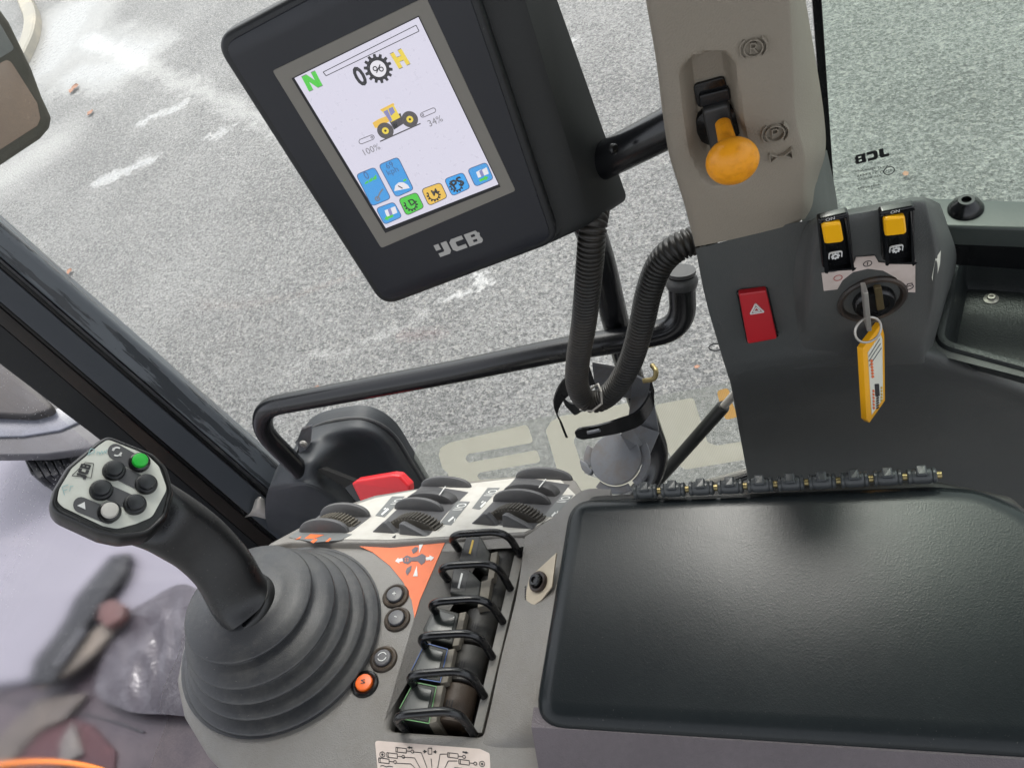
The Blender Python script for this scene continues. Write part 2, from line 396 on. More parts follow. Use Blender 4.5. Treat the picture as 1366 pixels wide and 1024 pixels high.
# ---------------------------------------------------------------- the setting: ground, kerb, leaves
def ground_mat():
    N = Nodes('wet_asphalt'); co = N.co()
    P = N.vec('ADD', co, N.vec('SCALE', N.vec('SUBTRACT', N.n('ShaderNodeTexNoise').outputs['Color'], (.5, .5, .5)).outputs[0]).outputs[0])
    nz = [q for q in N.t.nodes if q.type == 'TEX_NOISE'][0]; nz.inputs['Scale'].default_value = 5; nz.inputs['Detail'].default_value = 8; nz.inputs['Roughness'].default_value = .72; N.lk(co, nz.inputs['Vector'])
    for q in N.t.nodes:
        if q.type == 'VECT_MATH' and q.operation == 'SCALE': q.inputs['Scale'].default_value = .55
    P = P.outputs[0]
    def seg(a, b, r0, r1):
        A = np.array(wz(*a, -CAM_Z)); B = np.array(wz(*b, -CAM_Z)); A[2] = B[2] = 0; ba = B - A
        pa = N.vec('SUBTRACT', P, tuple(A)).outputs[0]
        h = N.math('DIVIDE', N.vec('DOT_PRODUCT', pa, tuple(ba)).outputs['Value'], float(ba @ ba), True)
        q = N.n('ShaderNodeVectorMath', operation='SCALE'); q.inputs[0].default_value = tuple(ba); N.lk(h, q.inputs['Scale'])
        d = N.vec('LENGTH', N.vec('SUBTRACT', pa, q.outputs[0]).outputs[0]).outputs['Value']
        return N.ramp(d, r1, r0)
    def mx(L):
        o = L[0]
        for k in L[1:]: o = N.math('MAXIMUM', o, k)
        return o
    wet = mx([seg((128, 246), (202, 213), .04, .13), seg((95, 20), (60, 85), .25, 1.0), seg((278, 188), (306, 170), .02, .08), seg((110, 55), (190, 70), .1, .5),
              seg((590, 396), (650, 374), .012, .05), seg((160, 95), (100, 100), .1, .5), seg((190, 165), (240, 140), .02, .1), seg((705, 95), (760, 60), .03, .1)])
    worn = mx([seg((120, 55), (335, 152), .03, .15), seg((335, 152), (430, 215), .03, .12), seg((555, 425), (400, 488), .0, .05), seg((700, 100), (640, 130), .03, .2), seg((0, 240), (60, 200), .1, .6)])
    vo = N.n('ShaderNodeTexVoronoi'); vo.inputs['Scale'].default_value = 84; vo.inputs['Randomness'].default_value = 1; N.lk(co, vo.inputs['Vector'])
    n1 = N.noise(44, 4, .62); n2 = N.noise(115, 4, .7); n3 = N.noise(1.1, 5, .6); n4 = N.noise(20, 3, .6)
    g = N.math('ADD', N.math('MULTIPLY', n1, .42), N.math('ADD', N.math('MULTIPLY', n2, .42), N.math('MULTIPLY', n4, .16)))
    g = N.ramp(g, .41, .59)
    g2 = N.math('ADD', N.math('MULTIPLY', g, .88), N.math('MULTIPLY', N.math('SUBTRACT', n3, .5), .9), True)
    c = N.mix(g2, (.085, .085, .084, 1), (.37, .366, .358, 1))
    vc = N.n('ShaderNodeSeparateColor'); N.lk(vo.outputs['Color'], vc.inputs[0])
    c = N.mix(N.math('MULTIPLY', N.ramp(vc.outputs[0], .82, .9), .5), c, (.40, .385, .36, 1))
    c = N.mix(N.math('MULTIPLY', N.ramp(vc.outputs[1], .86, .92), .6), c, (.06, .06, .062, 1))
    wm = N.math('MULTIPLY', worn, N.ramp(n2, .25, .6), True)
    c = N.mix(N.math('MULTIPLY', wm, .7), c, (.54, .535, .52, 1))
    c = N.mix(N.math('MULTIPLY', wet, .45), c, (.36, .36, .355, 1))  # pale sky sheen mixed into the colour of the wet streaks
    N.lk(c, N.b.inputs['Base Color'])
    N.lk(N.math('SUBTRACT', N.math('ADD', N.math('MULTIPLY', n4, .3), .34), N.math('MULTIPLY', wet, .2), True), N.b.inputs['Roughness'])
    hgt = N.math('ADD', N.math('MULTIPLY', g, 1.0), vo.outputs['Distance'])
    q = N.n('ShaderNodeBump'); q.inputs['Distance'].default_value = .006; N.lk(N.math('SUBTRACT', 1.0, N.math('MULTIPLY', wet, .93)), q.inputs['Strength']); N.lk(hgt, q.inputs['Height']); N.lk(q.outputs[0], N.b.inputs['Normal'])
    N.b.inputs['Specular IOR Level'].default_value = .6
    return N.m
mb = MB()
vs = [mb.v((x, y, 0)) for x, y in ((-250, -250), (250, -250), (250, 250), (-250, 250))]; mb.f(vs)
g = obj('ground', mb, ground_mat()); g['kind'] = 'structure'
g['label'] = 'wet grey asphalt yard outside the cab'

stone = plastic('kerb_stone', (150, 146, 136), .7, .3, 60, .5, dscale=3)
kp = [wz(u, v, -CAM_Z) for u, v in ((28, -40), (36, 0), (47, 28), (46, 52), (36, 78), (20, 105), (-10, 140))]
kp = catmull(kp, 6); secs = []
for i, p in enumerate(kp):
    t = nrm(kp[min(i + 1, len(kp) - 1)] - kp[max(i - 1, 0)]); s_ = np.cross(t, [0, 0, 1]); z = np.array([0, 0, 1.])
    secs.append([p - s_ * .09 + z * .002, p - s_ * .09 + z * .10, p - s_ * .07 + z * .12, p + s_ * .07 + z * .12, p + s_ * .09 + z * .10, p + s_ * .09 + z * .002])
kerb = obj('kerb', MB().loft(secs), stone); kerb['kind'] = 'structure'; kerb['label'] = 'curved stone kerb at the far corner of the yard'

leafm = flat('fallen_leaf', (150, 110, 88), .6, 0, .5)
for u, v, L, lab in ((99, 119, .16, 'largest orange fallen leaf on the wet asphalt, beside the mirror'), (121, 151, .10, 'small orange fallen leaf just below the largest leaf by the mirror'),
                     (93, 363, .07, 'faded orange leaf on the asphalt next to the front pillar'), (424, 517, .03, 'tiny tan leaf on the asphalt above the left bend of the grab rail'),
                     (1208, 233, .035, 'small brown leaf seen through the tinted glass beside the etched logo'), (930, 490, .025, 'tiny orange leaf on the asphalt between hose and pillar trim')):
    p = wz(u, v, -CAM_Z + .012); F = Frame(p, (math.cos(u), math.sin(u), 0))
    mb = MB(); n = 9
    rows = []
    for i in range(n):
        s_ = i / (n - 1) * 2 - 1; wd_ = .34 * (1 - abs(s_) ** 1.7) ** .8 * (1 + .25 * math.sin(9 * s_))
        rows.append([(s_ * L / 2, k * wd_ * L, .006 + .010 * abs(k) * (1 + .6 * math.sin(5 * s_ + v)) * L / .1 * .5) for k in (-1, -.5, 0, .5, 1)])
    mb.surf(rows, 2, 2, .001, (0, 0, -1))
    o = place(obj('fallen_leaf', mb, leafm), F); tag(o, lab, 'leaf', 'fallen leaves on the yard')

# ---------------------------------------------------------------- cab shell: roof, door glass, side window, windscreen
Fr = Frame((-.2, 0, CAM_Z + .62))
o = place(obj('cab_roof', MB().prism(rc([(-.95, -.78), (.95, -.78), (.95, .79), (-.95, .79)], .12), 0, .09, .03, 4), plastic('headliner', (112, 111, 108), .8, .2, 500, .1)), Fr)
tag(o, 'grey lining of the cab roof above the controls', 'roof')
Ff = Frame((-.15, -.1, CAM_Z - 1.30))
o = place(obj('cab_floor', MB().prism(rc([(-.98, -.70), (.95, -.70), (.95, .70), (-.98, .70)], .05), -.06, 0, .01, 3), plastic('floor_mat', (40, 40, 40), .8, .3, 300, .3)), Ff)
o['kind'] = 'structure'; o['label'] = 'dark cab floor below the console'

GY = .64
XS = float(wy(1104, 205, GY)[0])                                   # where the door pane meets the side window
Fg = Frame((-.4, GY, CAM_Z - .5), (1, 0, 0), (0, -1, 0))                 # inside face of the right-hand glazing
door = thing('door_glass', 'large clear door window with cream lettering across its foot', 'window', Fg)
pane = [(-.60, .95), (-.60, -1.0), (.50, -1.0), (.50, .95)]
loc = lambda pts: [tuple(Fg.w2l((x, GY, CAM_Z + z))[:2]) for x, z in pts]
obj('pane', MB().prism(rc(loc([(-.93, .5), (-.93, -1.35), (XS - .004, -1.35), (XS - .004, .5)]), .03), -.005, 0), glass('door_pane', (.95, .96, .95), .008, .15), door)
frit = Nodes('dotted_film'); frit.t.nodes.remove(frit.b)
def film(name, col, op):
    N = Nodes(name); tr = N.n('ShaderNodeBsdfTransparent'); m2 = N.n('ShaderNodeMixShader')
    vo = N.n('ShaderNodeTexVoronoi'); vo.inputs['Scale'].default_value = 420; vo.inputs['Randomness'].default_value = 0; N.lk(N.co(), vo.inputs['Vector'])
    m2.inputs[0].default_value = op
    N.lk(N.math('ADD', N.math('MULTIPLY', N.ramp(vo.outputs['Distance'], .62, .42), .25), op - .1, True), m2.inputs[0])
    N.b.inputs['Base Color'].default_value = col; N.b.inputs['Roughness'].default_value = .6
    tl_ = N.n('ShaderNodeBsdfTranslucent'); tl_.inputs[0].default_value = col; m3 = N.n('ShaderNodeMixShader'); m3.inputs[0].default_value = .7
    N.lk(N.b.outputs[0], m3.inputs[1]); N.lk(tl_.outputs[0], m3.inputs[2])
    N.lk(tr.outputs[0], m2.inputs[1]); N.lk(m3.outputs[0], m2.inputs[2]); N.lk(m2.outputs[0], N.out.inputs[0]); return N.m
Mfilm = film('grey_film', (.26, .27, .245, 1), .52); Mcream = film('cream_film', (.76, .72, .59, 1), .52); Moran = film('orange_film', (.75, .42, .12, 1), .8)
bpy.data.materials.remove(frit.m)
def sheet(name, pts, h, mat):
    mb = MB(); mb.f([mb.v((x, y, h)) for x, y in ccw(Fg.l2(pts, h))]); return obj(name, mb, mat, door, smooth=False)
sheet('film_band', rc([(556, 592), (590, 582), (850, 532), (1010, 504), (1040, 640), (1010, 652), (560, 720), (545, 640)], 12), .001, Mfilm)
def decal(name, polys, mat):
    return sheet(name, rc(polys[0], 5, 3), .002, mat)
# the door's big letters, seen from behind: B, C, J
decal('letter', [[(585, 606), (588, 597), (600, 590), (703, 566), (712, 590), (625, 605), (620, 610), (624, 617), (716, 600), (722, 616), (640, 630), (636, 634), (640, 640), (729, 632), (736, 652), (610, 672), (600, 655), (598, 632), (590, 624)]], Mcream)
decal('letter', [[(728, 574), (735, 562), (748, 555), (800, 545), (852, 534), (860, 556), (800, 568), (770, 576), (765, 588), (780, 632), (795, 637), (880, 622), (888, 645), (770, 664), (752, 655), (742, 622)]], Mcream)
decal('letter', [[(873, 540), (925, 530), (938, 572), (944, 590), (956, 594), (994, 588), (999, 612), (915, 626), (900, 618), (890, 600)]], Mcream)
decal('emblem', [[(956, 521), (972, 517), (975, 533), (985, 556), (968, 560), (962, 545)]], Moran)
seal = obj('seal', MB().prism(loc([(XS - .0035, .5), (XS - .0035, -1.35), (XS + .0035, -1.35), (XS + .0035, .5)]), -.008, .004, .001), M['gloss'], door)

side = thing('side_window', 'green tinted rear side window with small etched marks', 'window', Fg)
obj('pane', MB().prism(rc(loc([(XS + .002, .5), (XS + .002, -.62), (.75, -.62), (.75, .5)]), .01), -.005, 0), glass('green_pane', (.87, .935, .885), .05), side)
c = Fg.l(1163, 208, .0012)[:2]; e = Fg.l(1186, 202, .0012)[:2] - c; up = np.array([-e[1], e[0]]) * .36
poly_local('etched_logo', xf(logo_polys(False), c, e, up, True), M['ink'], side, .0012, .0003)
for s_, cc, rr in (('SAINT GOBAIN', (1165, 225), (1189, 221)), ('DOT 217 M45', (1166, 231), (1189, 227)), ('43R 002057', (1160, 237), (1176, 234)), ('400182299', (1159, 249), (1174, 246))):
    txt('etched_text', s_, Fg, cc, rr, M['ink'], side, .0012, ratio=.75, mir=True)
poly_local('etched_ring', [[tuple(Fg.l(1186, 228, .0012)[:2] + np.array(q)) for q in p] for p in ring_polys(.0042, .005)], M['ink'], side, .0012, .0003)

# front pillar, made of lengthwise strips
Fa = Frame(wd(175, 490, 1.16), (0.66, .75, 0), (.75, -.66, 0.05))
fp = thing('front_pillar', 'dark painted front cab pillar with wet outer face crossing at left', 'pillar', Fa)
drip = None
def wet_paint():
    N = Nodes('wet_pillar_paint'); co = N.co()
    mp = N.n('ShaderNodeMapping'); mp.inputs['Scale'].default_value = (75, 6, 60); N.lk(co, mp.inputs['Vector'])
    a = N.noise(1.0, 6, .62, mp.outputs[0]); b = N.noise(260, 2, .5)
    st = N.ramp(a, .54, .565); dots = N.math('MULTIPLY', N.ramp(b, .70, .72), N.ramp(N.noise(30, 2), .45, .6))
    k = N.math('MAXIMUM', st, dots, True)
    N.lk(N.mix(k, (.13, .145, .16, 1), (.06, .066, .073, 1)), N.b.inputs['Base Color'])
    N.lk(N.mix(k, (.5, .5, .5, 1), (.08, .08, .08, 1)), N.b.inputs['Roughness'])
    N.lk(N.bump(k, .6, .0015), N.b.inputs['Normal']); return N.m
Mchs = plastic('pillar_strip', (62, 66, 72), .5, .06, 500, .15)
Mrust = plastic('brown_strip', (36, 32, 30), .35, .1, 300, .35, (78, 56, 42), dscale=5)
def strip(name, a, b, h0, h1, mat, bev=.004):
    return obj(name, MB().prism(Fa.l2([a[0], b[0], b[1], a[1]], h1), h0, h1, bev, 3), mat, fp)
L = lambda y0, y1: ((-120, y0 - 104), (430, y1))
strip('outer_face', L(297, 670), L(345, 716), -.06, .004, wet_paint(), .010)
strip('seal_strip', L(345, 716), L(351, 722), -.06, .001, M['rubber'], .001)
strip('seal_lip', L(351, 722), L(358, 729), -.06, .003, M['gloss'], .002)
strip('cover_strip', L(359, 730), L(404, 770), -.06, .006, Mchs, .003)
strip('groove', L(404, 770), L(411, 778), -.06, -.006, M['gloss'], .001)
strip('inner_strip', L(411, 778), L(434, 800), -.06, -.002, Mrust, .002)
strip('inner_face', L(434, 800), ((-120, 395), (430, 812)), -.06, -.004, M['black'], .003)

# windscreen and pieces beyond it that stand in for reflections in the glass
WX = -1.13
Fw = Frame((WX, .2, CAM_Z - .7), (0, 1, 0), (1, 0, .08))
ws = thing('windscreen', 'curved lower windscreen with dried specks at the left', 'window', Fw)
_p = MB(); _p.f([_p.v((x, y, 0)) for x, y in ccw(rc(Fw.l2([(-260, 250), (60, 540), (330, 770), (420, 1130), (-260, 1250)]), .02))])
obj('pane', _p, glass('screen_pane', (.93, .92, .96),   .06, .6, .93, (float(Fw.l(60, 655)[1]), float(Fw.l(60, 740)[1]))), ws)
lav = plastic('reflected_sky', (128, 126, 134), .28, 0, 400, .12, (160, 155, 168), dscale=4)  # sky reflection put into the paint as lavender
ZB = -1.10
Fb = Frame(wz(90, 760, ZB), (0, 1, 0))
bon = thing('backdrop', 'pale glossy bonnet in the tone of reflected sky, beyond the windscreen', 'backdrop', Fb)
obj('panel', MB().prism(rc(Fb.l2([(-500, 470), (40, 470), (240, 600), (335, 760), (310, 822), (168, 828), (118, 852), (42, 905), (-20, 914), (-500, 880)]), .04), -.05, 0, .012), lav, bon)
obj('reflected_dark', MB().prism(Fb.l2([(-500, 880), (28, 900), (110, 840), (165, 815), (420, 800), (420, 1160), (-500, 1160)], -.02), -.1, -.02, .006), plastic('reflected_dark_tone', (56, 48, 54), .4, .2, 300, .5, (98, 88, 88), dscale=8), bon)  # dark slab painted in place of the interior mirrored in the glass
obj('seam', MB().tube([Fb.l(-60, 926, -.018), Fb.l(60, 940, -.018), Fb.l(150, 962, -.018), Fb.l(190, 976, -.018)], .0016, 8), M['rubber'], bon)
Fwp = Frame(wz(120, 810, ZB + .02), (0, 1, 0))
wip = thing('wiper', 'dark wiper arm lying diagonally beyond the windscreen', 'wiper', Fwp)
obj('arm', MB().prism(rc(Fwp.l2([(140, 742), (166, 738), (160, 765), (112, 830), (86, 872), (64, 912), (28, 912), (36, 880), (62, 850), (78, 826), (90, 800)]), .008), -.01, .006, .005), M['black'], wip)
obj('blade', MB().prism(rc(Fwp.l2([(98, 835), (108, 840), (72, 890), (60, 886)], .012), .004), .006, .014, .003), M['rubber'], wip)
o = place(obj('nozzle', MB().prism(rc(Fwp.l2([(118, 802), (136, 794), (152, 803), (150, 822), (128, 834), (114, 822)], .03), .01), 0, .018, .006), plastic('nozzle', (92, 62, 58), .5, .1, 400, .6, (60, 54, 54), dscale=30)), Fwp)
tag(o, 'dark red washer nozzle beside the wiper arm', 'nozzle')

def reflection(name, pts, z, mat, label, cat, hgt=.03, seed=1, n=14):  # wavy piece shaped to give the bands of a reflection
    """soft crumpled cloth: rounded folds over an irregular outline"""
    F = Frame(wz(*np.mean(pts, 0), z), (0, 1, 0)); P = np.array(F.l2(pts)); cen = P.mean(0); R = random.Random(seed)
    B = np.array(catmull([(*p, 0) for p in P], 7, True))[:, :2]; ph = R.random() * 9; ang = R.random() * 3; ca, sa = math.cos(ang), math.sin(ang); rows = []
    for k in range(n + 1):
        s_ = k / n; r = []
        for q in B:
            p = cen + (q - cen) * s_; t, u = p[0] * ca + p[1] * sa, p[1] * ca - p[0] * sa
            w1 = mnoise.noise((t * 30 + ph, u * 9, ph)); w2 = mnoise.noise((t * 70, u * 24 + ph, ph))
            r.append((p[0], p[1], hgt * (.55 + .55 * (1 - abs(w1) * 2.2) + .18 * w2) * (1 - s_ ** 5)))
        rows.append(r)
    mb = MB(); R_ = [[mb.v(p) for p in r] for r in rows]
    for a, b in zip(R_, R_[1:]): mb.bridge(a, b)
    return tag(place(obj(name, mb, mat, sharp=180), F), label, cat)
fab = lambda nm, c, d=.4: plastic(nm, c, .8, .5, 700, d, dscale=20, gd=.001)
zc = ZB - .015
def patch(name, pts, dz, col, label, cat, th=.003):  # flat coloured piece standing in for a reflection in the glass
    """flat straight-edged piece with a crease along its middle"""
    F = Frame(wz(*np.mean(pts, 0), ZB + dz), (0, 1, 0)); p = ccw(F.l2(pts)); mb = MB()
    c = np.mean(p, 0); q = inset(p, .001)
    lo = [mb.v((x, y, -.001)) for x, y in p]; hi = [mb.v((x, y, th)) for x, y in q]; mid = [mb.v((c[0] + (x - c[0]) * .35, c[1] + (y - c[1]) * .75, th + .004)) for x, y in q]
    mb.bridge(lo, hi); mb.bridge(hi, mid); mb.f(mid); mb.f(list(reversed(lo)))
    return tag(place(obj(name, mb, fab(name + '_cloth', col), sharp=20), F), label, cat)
patch('reflected_band', [(146, 818), (157, 830), (128, 866), (92, 893), (62, 912), (40, 922), (72, 888), (106, 852)], .012, (108, 102, 94), 'khaki reflected band laid across the dark wiper arm', 'strap')
reflection('reflected_ripples', [(150, 835), (185, 805), (250, 780), (310, 850), (290, 945), (215, 952), (160, 945), (120, 915)], ZB + .003, plastic('ripple_tone', (66, 62, 67), .14, .3, 120, .6, (116, 114, 118), dscale=20, gd=.003), 'grey wavy piece shaped to give reflected bands beside the joystick base', 'sheet', .011, 5)
patch('reflected_maroon', [(18, 990), (70, 952), (118, 966), (152, 1002), (150, 1050), (10, 1050)], -.018, (70, 46, 50), 'maroon cloth modelled as a flat piece in the dark corner', 'reflection')
patch('reflected_khaki', [(-30, 1000), (40, 932), (112, 924), (60, 960), (10, 1012), (-30, 1040)], -.012, (84, 79, 75), 'khaki cloth strip beside the maroon cloth', 'reflection')
patch('reflected_pale', [(90, 962), (106, 1004), (72, 1022), (74, 990)], -.006, (100, 97, 94), 'pale reflected triangular scrap on the maroon cloth', 'patch')
Fo = Frame(wz(60, 1018, ZB + .06))
o = place(obj('orange_hose', MB().tube(catmull([Fo.w2l(wz(u, v, ZB + .06)) for u, v in ((-60, 1030), (0, 1018), (60, 1015), (120, 1022), (170, 1040), (230, 1075))], 6), .0042, 12), flat('orange_hose', (232, 130, 40), .35)), Fo)
tag(o, 'thin orange hose arching along the bottom left corner', 'hose')

# work lamp outside, beyond the pillar
Fl = Frame(wd(50, 560, 1.75), (0, 1, 0), (.45, -.1, .9))
lamp = thing('work_lamp', 'grey weathered lamp with black cooling fins outside the windscreen', 'lamp', Fl)
galv = plastic('weathered_grey', (88, 88, 90), .5, .1, 200, .6, (84, 82, 80), dscale=16)
obj('rim', MB().prism(rc(Fl.l2([(-90, 470), (30, 470), (150, 560), (150, 580), (120, 598), (60, 606), (-90, 608)]), .02), -.03, .0, .004), galv, lamp)
wetg = plastic('wet_lip', (116, 119, 127), .25, .1, 200, .5, (80, 82, 86), dscale=20)
obj('lip', MB().prism(rc(Fl.l2([(-90, 552), (0, 555), (60, 548), (110, 535), (130, 552), (80, 574), (30, 582), (-90, 584)], .006), .012), 0, .006, .003), wetg, lamp)
obj('top_cover', MB().prism(rc(Fl.l2([(-90, 480), (10, 480), (75, 545), (40, 554), (0, 552), (-90, 548)], .03), .03), .006, .03, .006), plastic('lamp_cover', (60, 58, 57), .6, .2, 200, .4), lamp)
for i in range(7):
    a = 38 + i * 12
    obj('fin', MB().prism(rc(Fl.l2([(a - 8, 604), (a, 602), (a + 22 - i * 2, 636 - i * 1.5), (a + 14 - i * 2, 640 - i * 1.5)], -.05), .004), -.12, -.045, .002), M['black'], lamp)
obj('back_shell', MB().prism(rc(Fl.l2([(26, 600), (130, 596), (120, 640), (70, 642), (40, 632)], -.08), .015), -.16, -.08, .006), M['gloss'], lamp)

# mirror outside, top left
Fm = Frame(wd(30, 110, 1.75), (.66, .75, 0), (.72, -.62, .12))
mir = thing('wing_mirror', 'dark outside mirror with rain specks at the top left', 'mirror', Fm)
hp = [(-120, -60), (-10, 0), (12, 30), (42, 92), (56, 130), (69, 158), (66, 172), (54, 186), (0, 222), (-120, 300)]
obj('housing', MB().prism(rc(Fm.l2(hp), [.01, .02, .02, .05, .05, .02, .015, .02, .02, .01]), -.07, 0, .010, 4), plastic('mirror_shell', (74, 72, 62), .35, .05, 300, .3), mir)
def speck(name, c, r):
    m = plastic(name, c, r, 0, 400, .2, dscale=7); return m
mgu, mgl = speck('mirror_reflection_grey', (120, 123, 119), .22), speck('mirror_reflection_brown', (146, 128, 112), .22)  # reflected ground tones painted flat on the two panes
obj('upper_glass', MB().prism(rc(Fm.l2([(-120, -40), (-8, 18), (20, 66), (-120, 150)], .002), .01), 0, .002, .001), mgu, mir)
obj('lower_glass', MB().prism(rc(Fm.l2([(-120, 152), (12, 78), (50, 138), (54, 158), (50, 168), (0, 200), (-120, 275)], .002), .012), 0, .002, .001), mgl, mir)
# ---------------------------------------------------------------- touch-screen monitor
r1 = np.array([3683, -1188, -1050.0]); r2 = np.array([717, 1258, 1050.0])
r1 /= np.linalg.norm(r1); r2 /= np.linalg.norm(r2)
Ft = Frame(wd(540, 180, .56), RT @ r1, RT @ np.cross(r1, -r2))
mon = thing('monitor', 'tilted black touch-screen monitor showing a yellow tractor picture', 'monitor', Ft)
ob = [(281.6, 54), (511, 411), (748, 322), (601, -118)]
obp = rc(Ft.l2(ob), .016, 8)
obj('bezel', MB().prism(obp, -.012, 0, .0035, 4), M['black'], mon)
obj('face_panel', MB().prism(inset(ccw(rc(Ft.l2(ob), .017, 8)), .0055), -.001, .0012, .0008, 2), plastic('monitor_face', (31, 33, 40), .34, .05, 1500, .1), mon)
sh0 = [(286, 56), (514, 404), (756, 316), (607, -122)]
sh1 = [(290, 60), (520, 400), (790, 300), (660, -135)]
sh2 = [(294, 64), (545, 388), (838, 268), (690, -150)]
mb = MB(); secs = []
for px_, h, r_ in ((sh0, -.012, .015), (sh1, -.016, .012), (sh2, -.058, .009), (sh2, -.062, .009)):
    q = ccw(rc(Ft.l2(px_, h), r_, 8)); q = inset(q, .003) if h == -.062 else q; secs.append([(x, y, h) for x, y in q])
mb.loft(secs)
obj('back_housing', mb, plastic('monitor_back', (30, 32, 32), .5, .2, 1200, .2, gd=.0004), mon, sharp=50)
obj('surround', MB().prism(rc(Ft.l2([(363, 95), (568, -4), (688, 255), (508.5, 331.5)], .002), .002, 3), .0008, .0018, .0003, 1), M['sgrey'], mon)
act = [(392.8, 104.6), (558, 23.4), (664.8, 246), (514.7, 304.4)]
obj('recess_edge', MB().prism(Ft.l2([(389, 105), (558.5, 21.5), (667.5, 249.5), (514, 311)], .0022), .0014, .0022), M['ink'], mon, smooth=False)
def lum(name, c, e=1.0): return flat(name, c, .3, e)
EM = .37
scr = obj('screen', MB().prism(Ft.l2(act, .0026), .0018, .0026), lum('screen_white', (222, 219, 234), EM), mon, smooth=False)
Q = dict(w=lum('px_white', (236, 234, 240), EM), k=lum('px_black', (42, 42, 46), EM), g=lum('px_green', (84, 206, 72), EM), y=lum('px_yellow', (240, 214, 76), EM), b=lum('px_blue', (60, 166, 240), EM), b2=lum('px_blue_dark', (70, 160, 228), EM),
         am=lum('px_amber', (240, 196, 84), EM), gr=lum('px_grey', (128, 126, 130), EM), li=lum('px_lilac', (140, 140, 190), EM), dg=lum('px_darkgrey', (78, 74, 78), EM), ty=lum('px_tyre', (88, 84, 84), EM), bd=lum('px_border', (74, 96, 140), EM))
H1, H2, H3 = .0029, .0031, .0033
def scrp(name, polys, q, h, px=True):
    mb = MB()
    for p in polys: mb.prism(Ft.l2(p, h) if px else p, h - .0002, h)
    o = obj(name, mb, Q[q], mon, smooth=False); o.parent = scr; return o
def spt(x, y): return tuple(Ft.l(x, y, H1)[:2])
def sring(name, c, r0, r1, q, h):
    c_ = np.array(spt(*c)); k = np.linalg.norm(np.array(spt(c[0] + 1, c[1])) - c_)
    return scrp(name, [[tuple(c_ + np.array(p) * k) for p in P] for P in ring_polys(r0, r1)], q, h, False)
def sgear(name, c, r0, r1, n, q, h, hole, qh):
    c_ = np.array(spt(*c)); k = np.linalg.norm(np.array(spt(c[0] + 1, c[1])) - c_)
    scrp(name, [[tuple(c_ + np.array(p) * k) for p in gear(n, r0, r1)]], q, h, False)
    if hole: scrp(name + '_hole', [[tuple(c_ + np.array(p) * k) for p in circ(hole)]], qh, h + .0001, False)
def st(name, s_, c, r, q, h=H2, **kw):
    o = txt(name, s_, Ft, c, r, Q[q], mon, h, **kw); o.parent = scr; return o
# load bar, gear letters and readings
bar = [(431, 96.5), (555, 34), (559, 42), (435, 101.5)]
scrp('load_bar', [stroke(a, b, 1.0) for a, b in zip(bar, bar[1:] + bar[:1])], 'k', H1)
_N = [[(0, 0), (.3, 0), (.3, 1), (0, 1)], [(.7, 0), (1, 0), (1, 1), (.7, 1)], [(0, 1), (.36, 1), (1, 0), (.64, 0)]]
_H = [[(0, 0), (.32, 0), (.32, 1), (0, 1)], [(.68, 0), (1, 0), (1, 1), (.68, 1)], [(.32, .36), (.68, .36), (.68, .64), (.32, .64)]]
def glyph(nm, G, bl, br, tl, q):
    bl, br, tl = map(np.array, (bl, br, tl)); P = [[tuple(bl + x * (br - bl) + y * (tl - bl)) for x, y in p] for p in G]
    cen = bl + .5 * (br - bl) + .5 * (tl - bl)
    scrp(nm + '_outline', [[tuple(cen + (np.array(p) - cen) * 1.0 + np.sign(np.array(p) - np.mean(pp, 0)) * .8) for p in pp] for pp in P], 'gr', H1)
    scrp(nm, P, q, H2)
glyph('gear_letter', _N, (412, 122), (430, 114), (402.5, 103), 'g')
glyph('range_letter', _H, (532, 92), (547, 85), (520.5, 72.5), 'y')
st('digit', '0', (480, 102), (486, 99), 'k', ratio=1.25, bold=.03)
sgear('cog', (504.5, 92), 15.2, 19.2, 14, 'k', H1, 10.8, 'w')
for c_ in ((500.5, 91.5), (508.8, 92.2)): sring('percent', c_, 1.9, 3.3, 'k', H3 + .0002)
scrp('percent', [stroke((502.2, 97.5), (507, 86.5), 1.5)], 'k', H3 + .0002)
# tractor picture
Z = lambda L: [(380 + x * .1954, 20 + y * .1954) for x, y in L]
scrp('tractor_body', [Z([(700, 700), (790, 672), (812, 742), (745, 785)])], 'dg', H1)
scrp('tractor_bonnet', [Z([(598, 738), (640, 712), (698, 690), (722, 722), (640, 772), (615, 772)])], 'am', H1)
scrp('tractor_cab', [Z([(660, 655), (742, 615), (788, 700), (726, 732)])], 'y', H2)
scrp('tractor_window', [Z([(672, 662), (700, 646), (734, 722), (716, 728)]), Z([(706, 642), (736, 628), (752, 664), (724, 690)])], 'li', H3)
scrp('tractor_roof', [Z([(650, 648), (740, 602), (748, 614), (662, 660)])], 'am', H3)
scrp('tractor_step', [Z([(735, 745), (765, 732), (772, 768), (748, 780)])], 'k', H3)
for c in ((514.2, 174.2), (546.8, 159)):
    sring('tractor_tyre', c, 4.6, 11, 'ty', H3 + .0001); sring('tractor_rim', c, 1.6, 4.6, 'y', H3 + .0001); sring('tractor_hub', c, 0, 1.6, 'k', H3 + .0001)
scrp('ground_line', [stroke((507, 189), (561, 165), 1.6)], 'dg', H1)
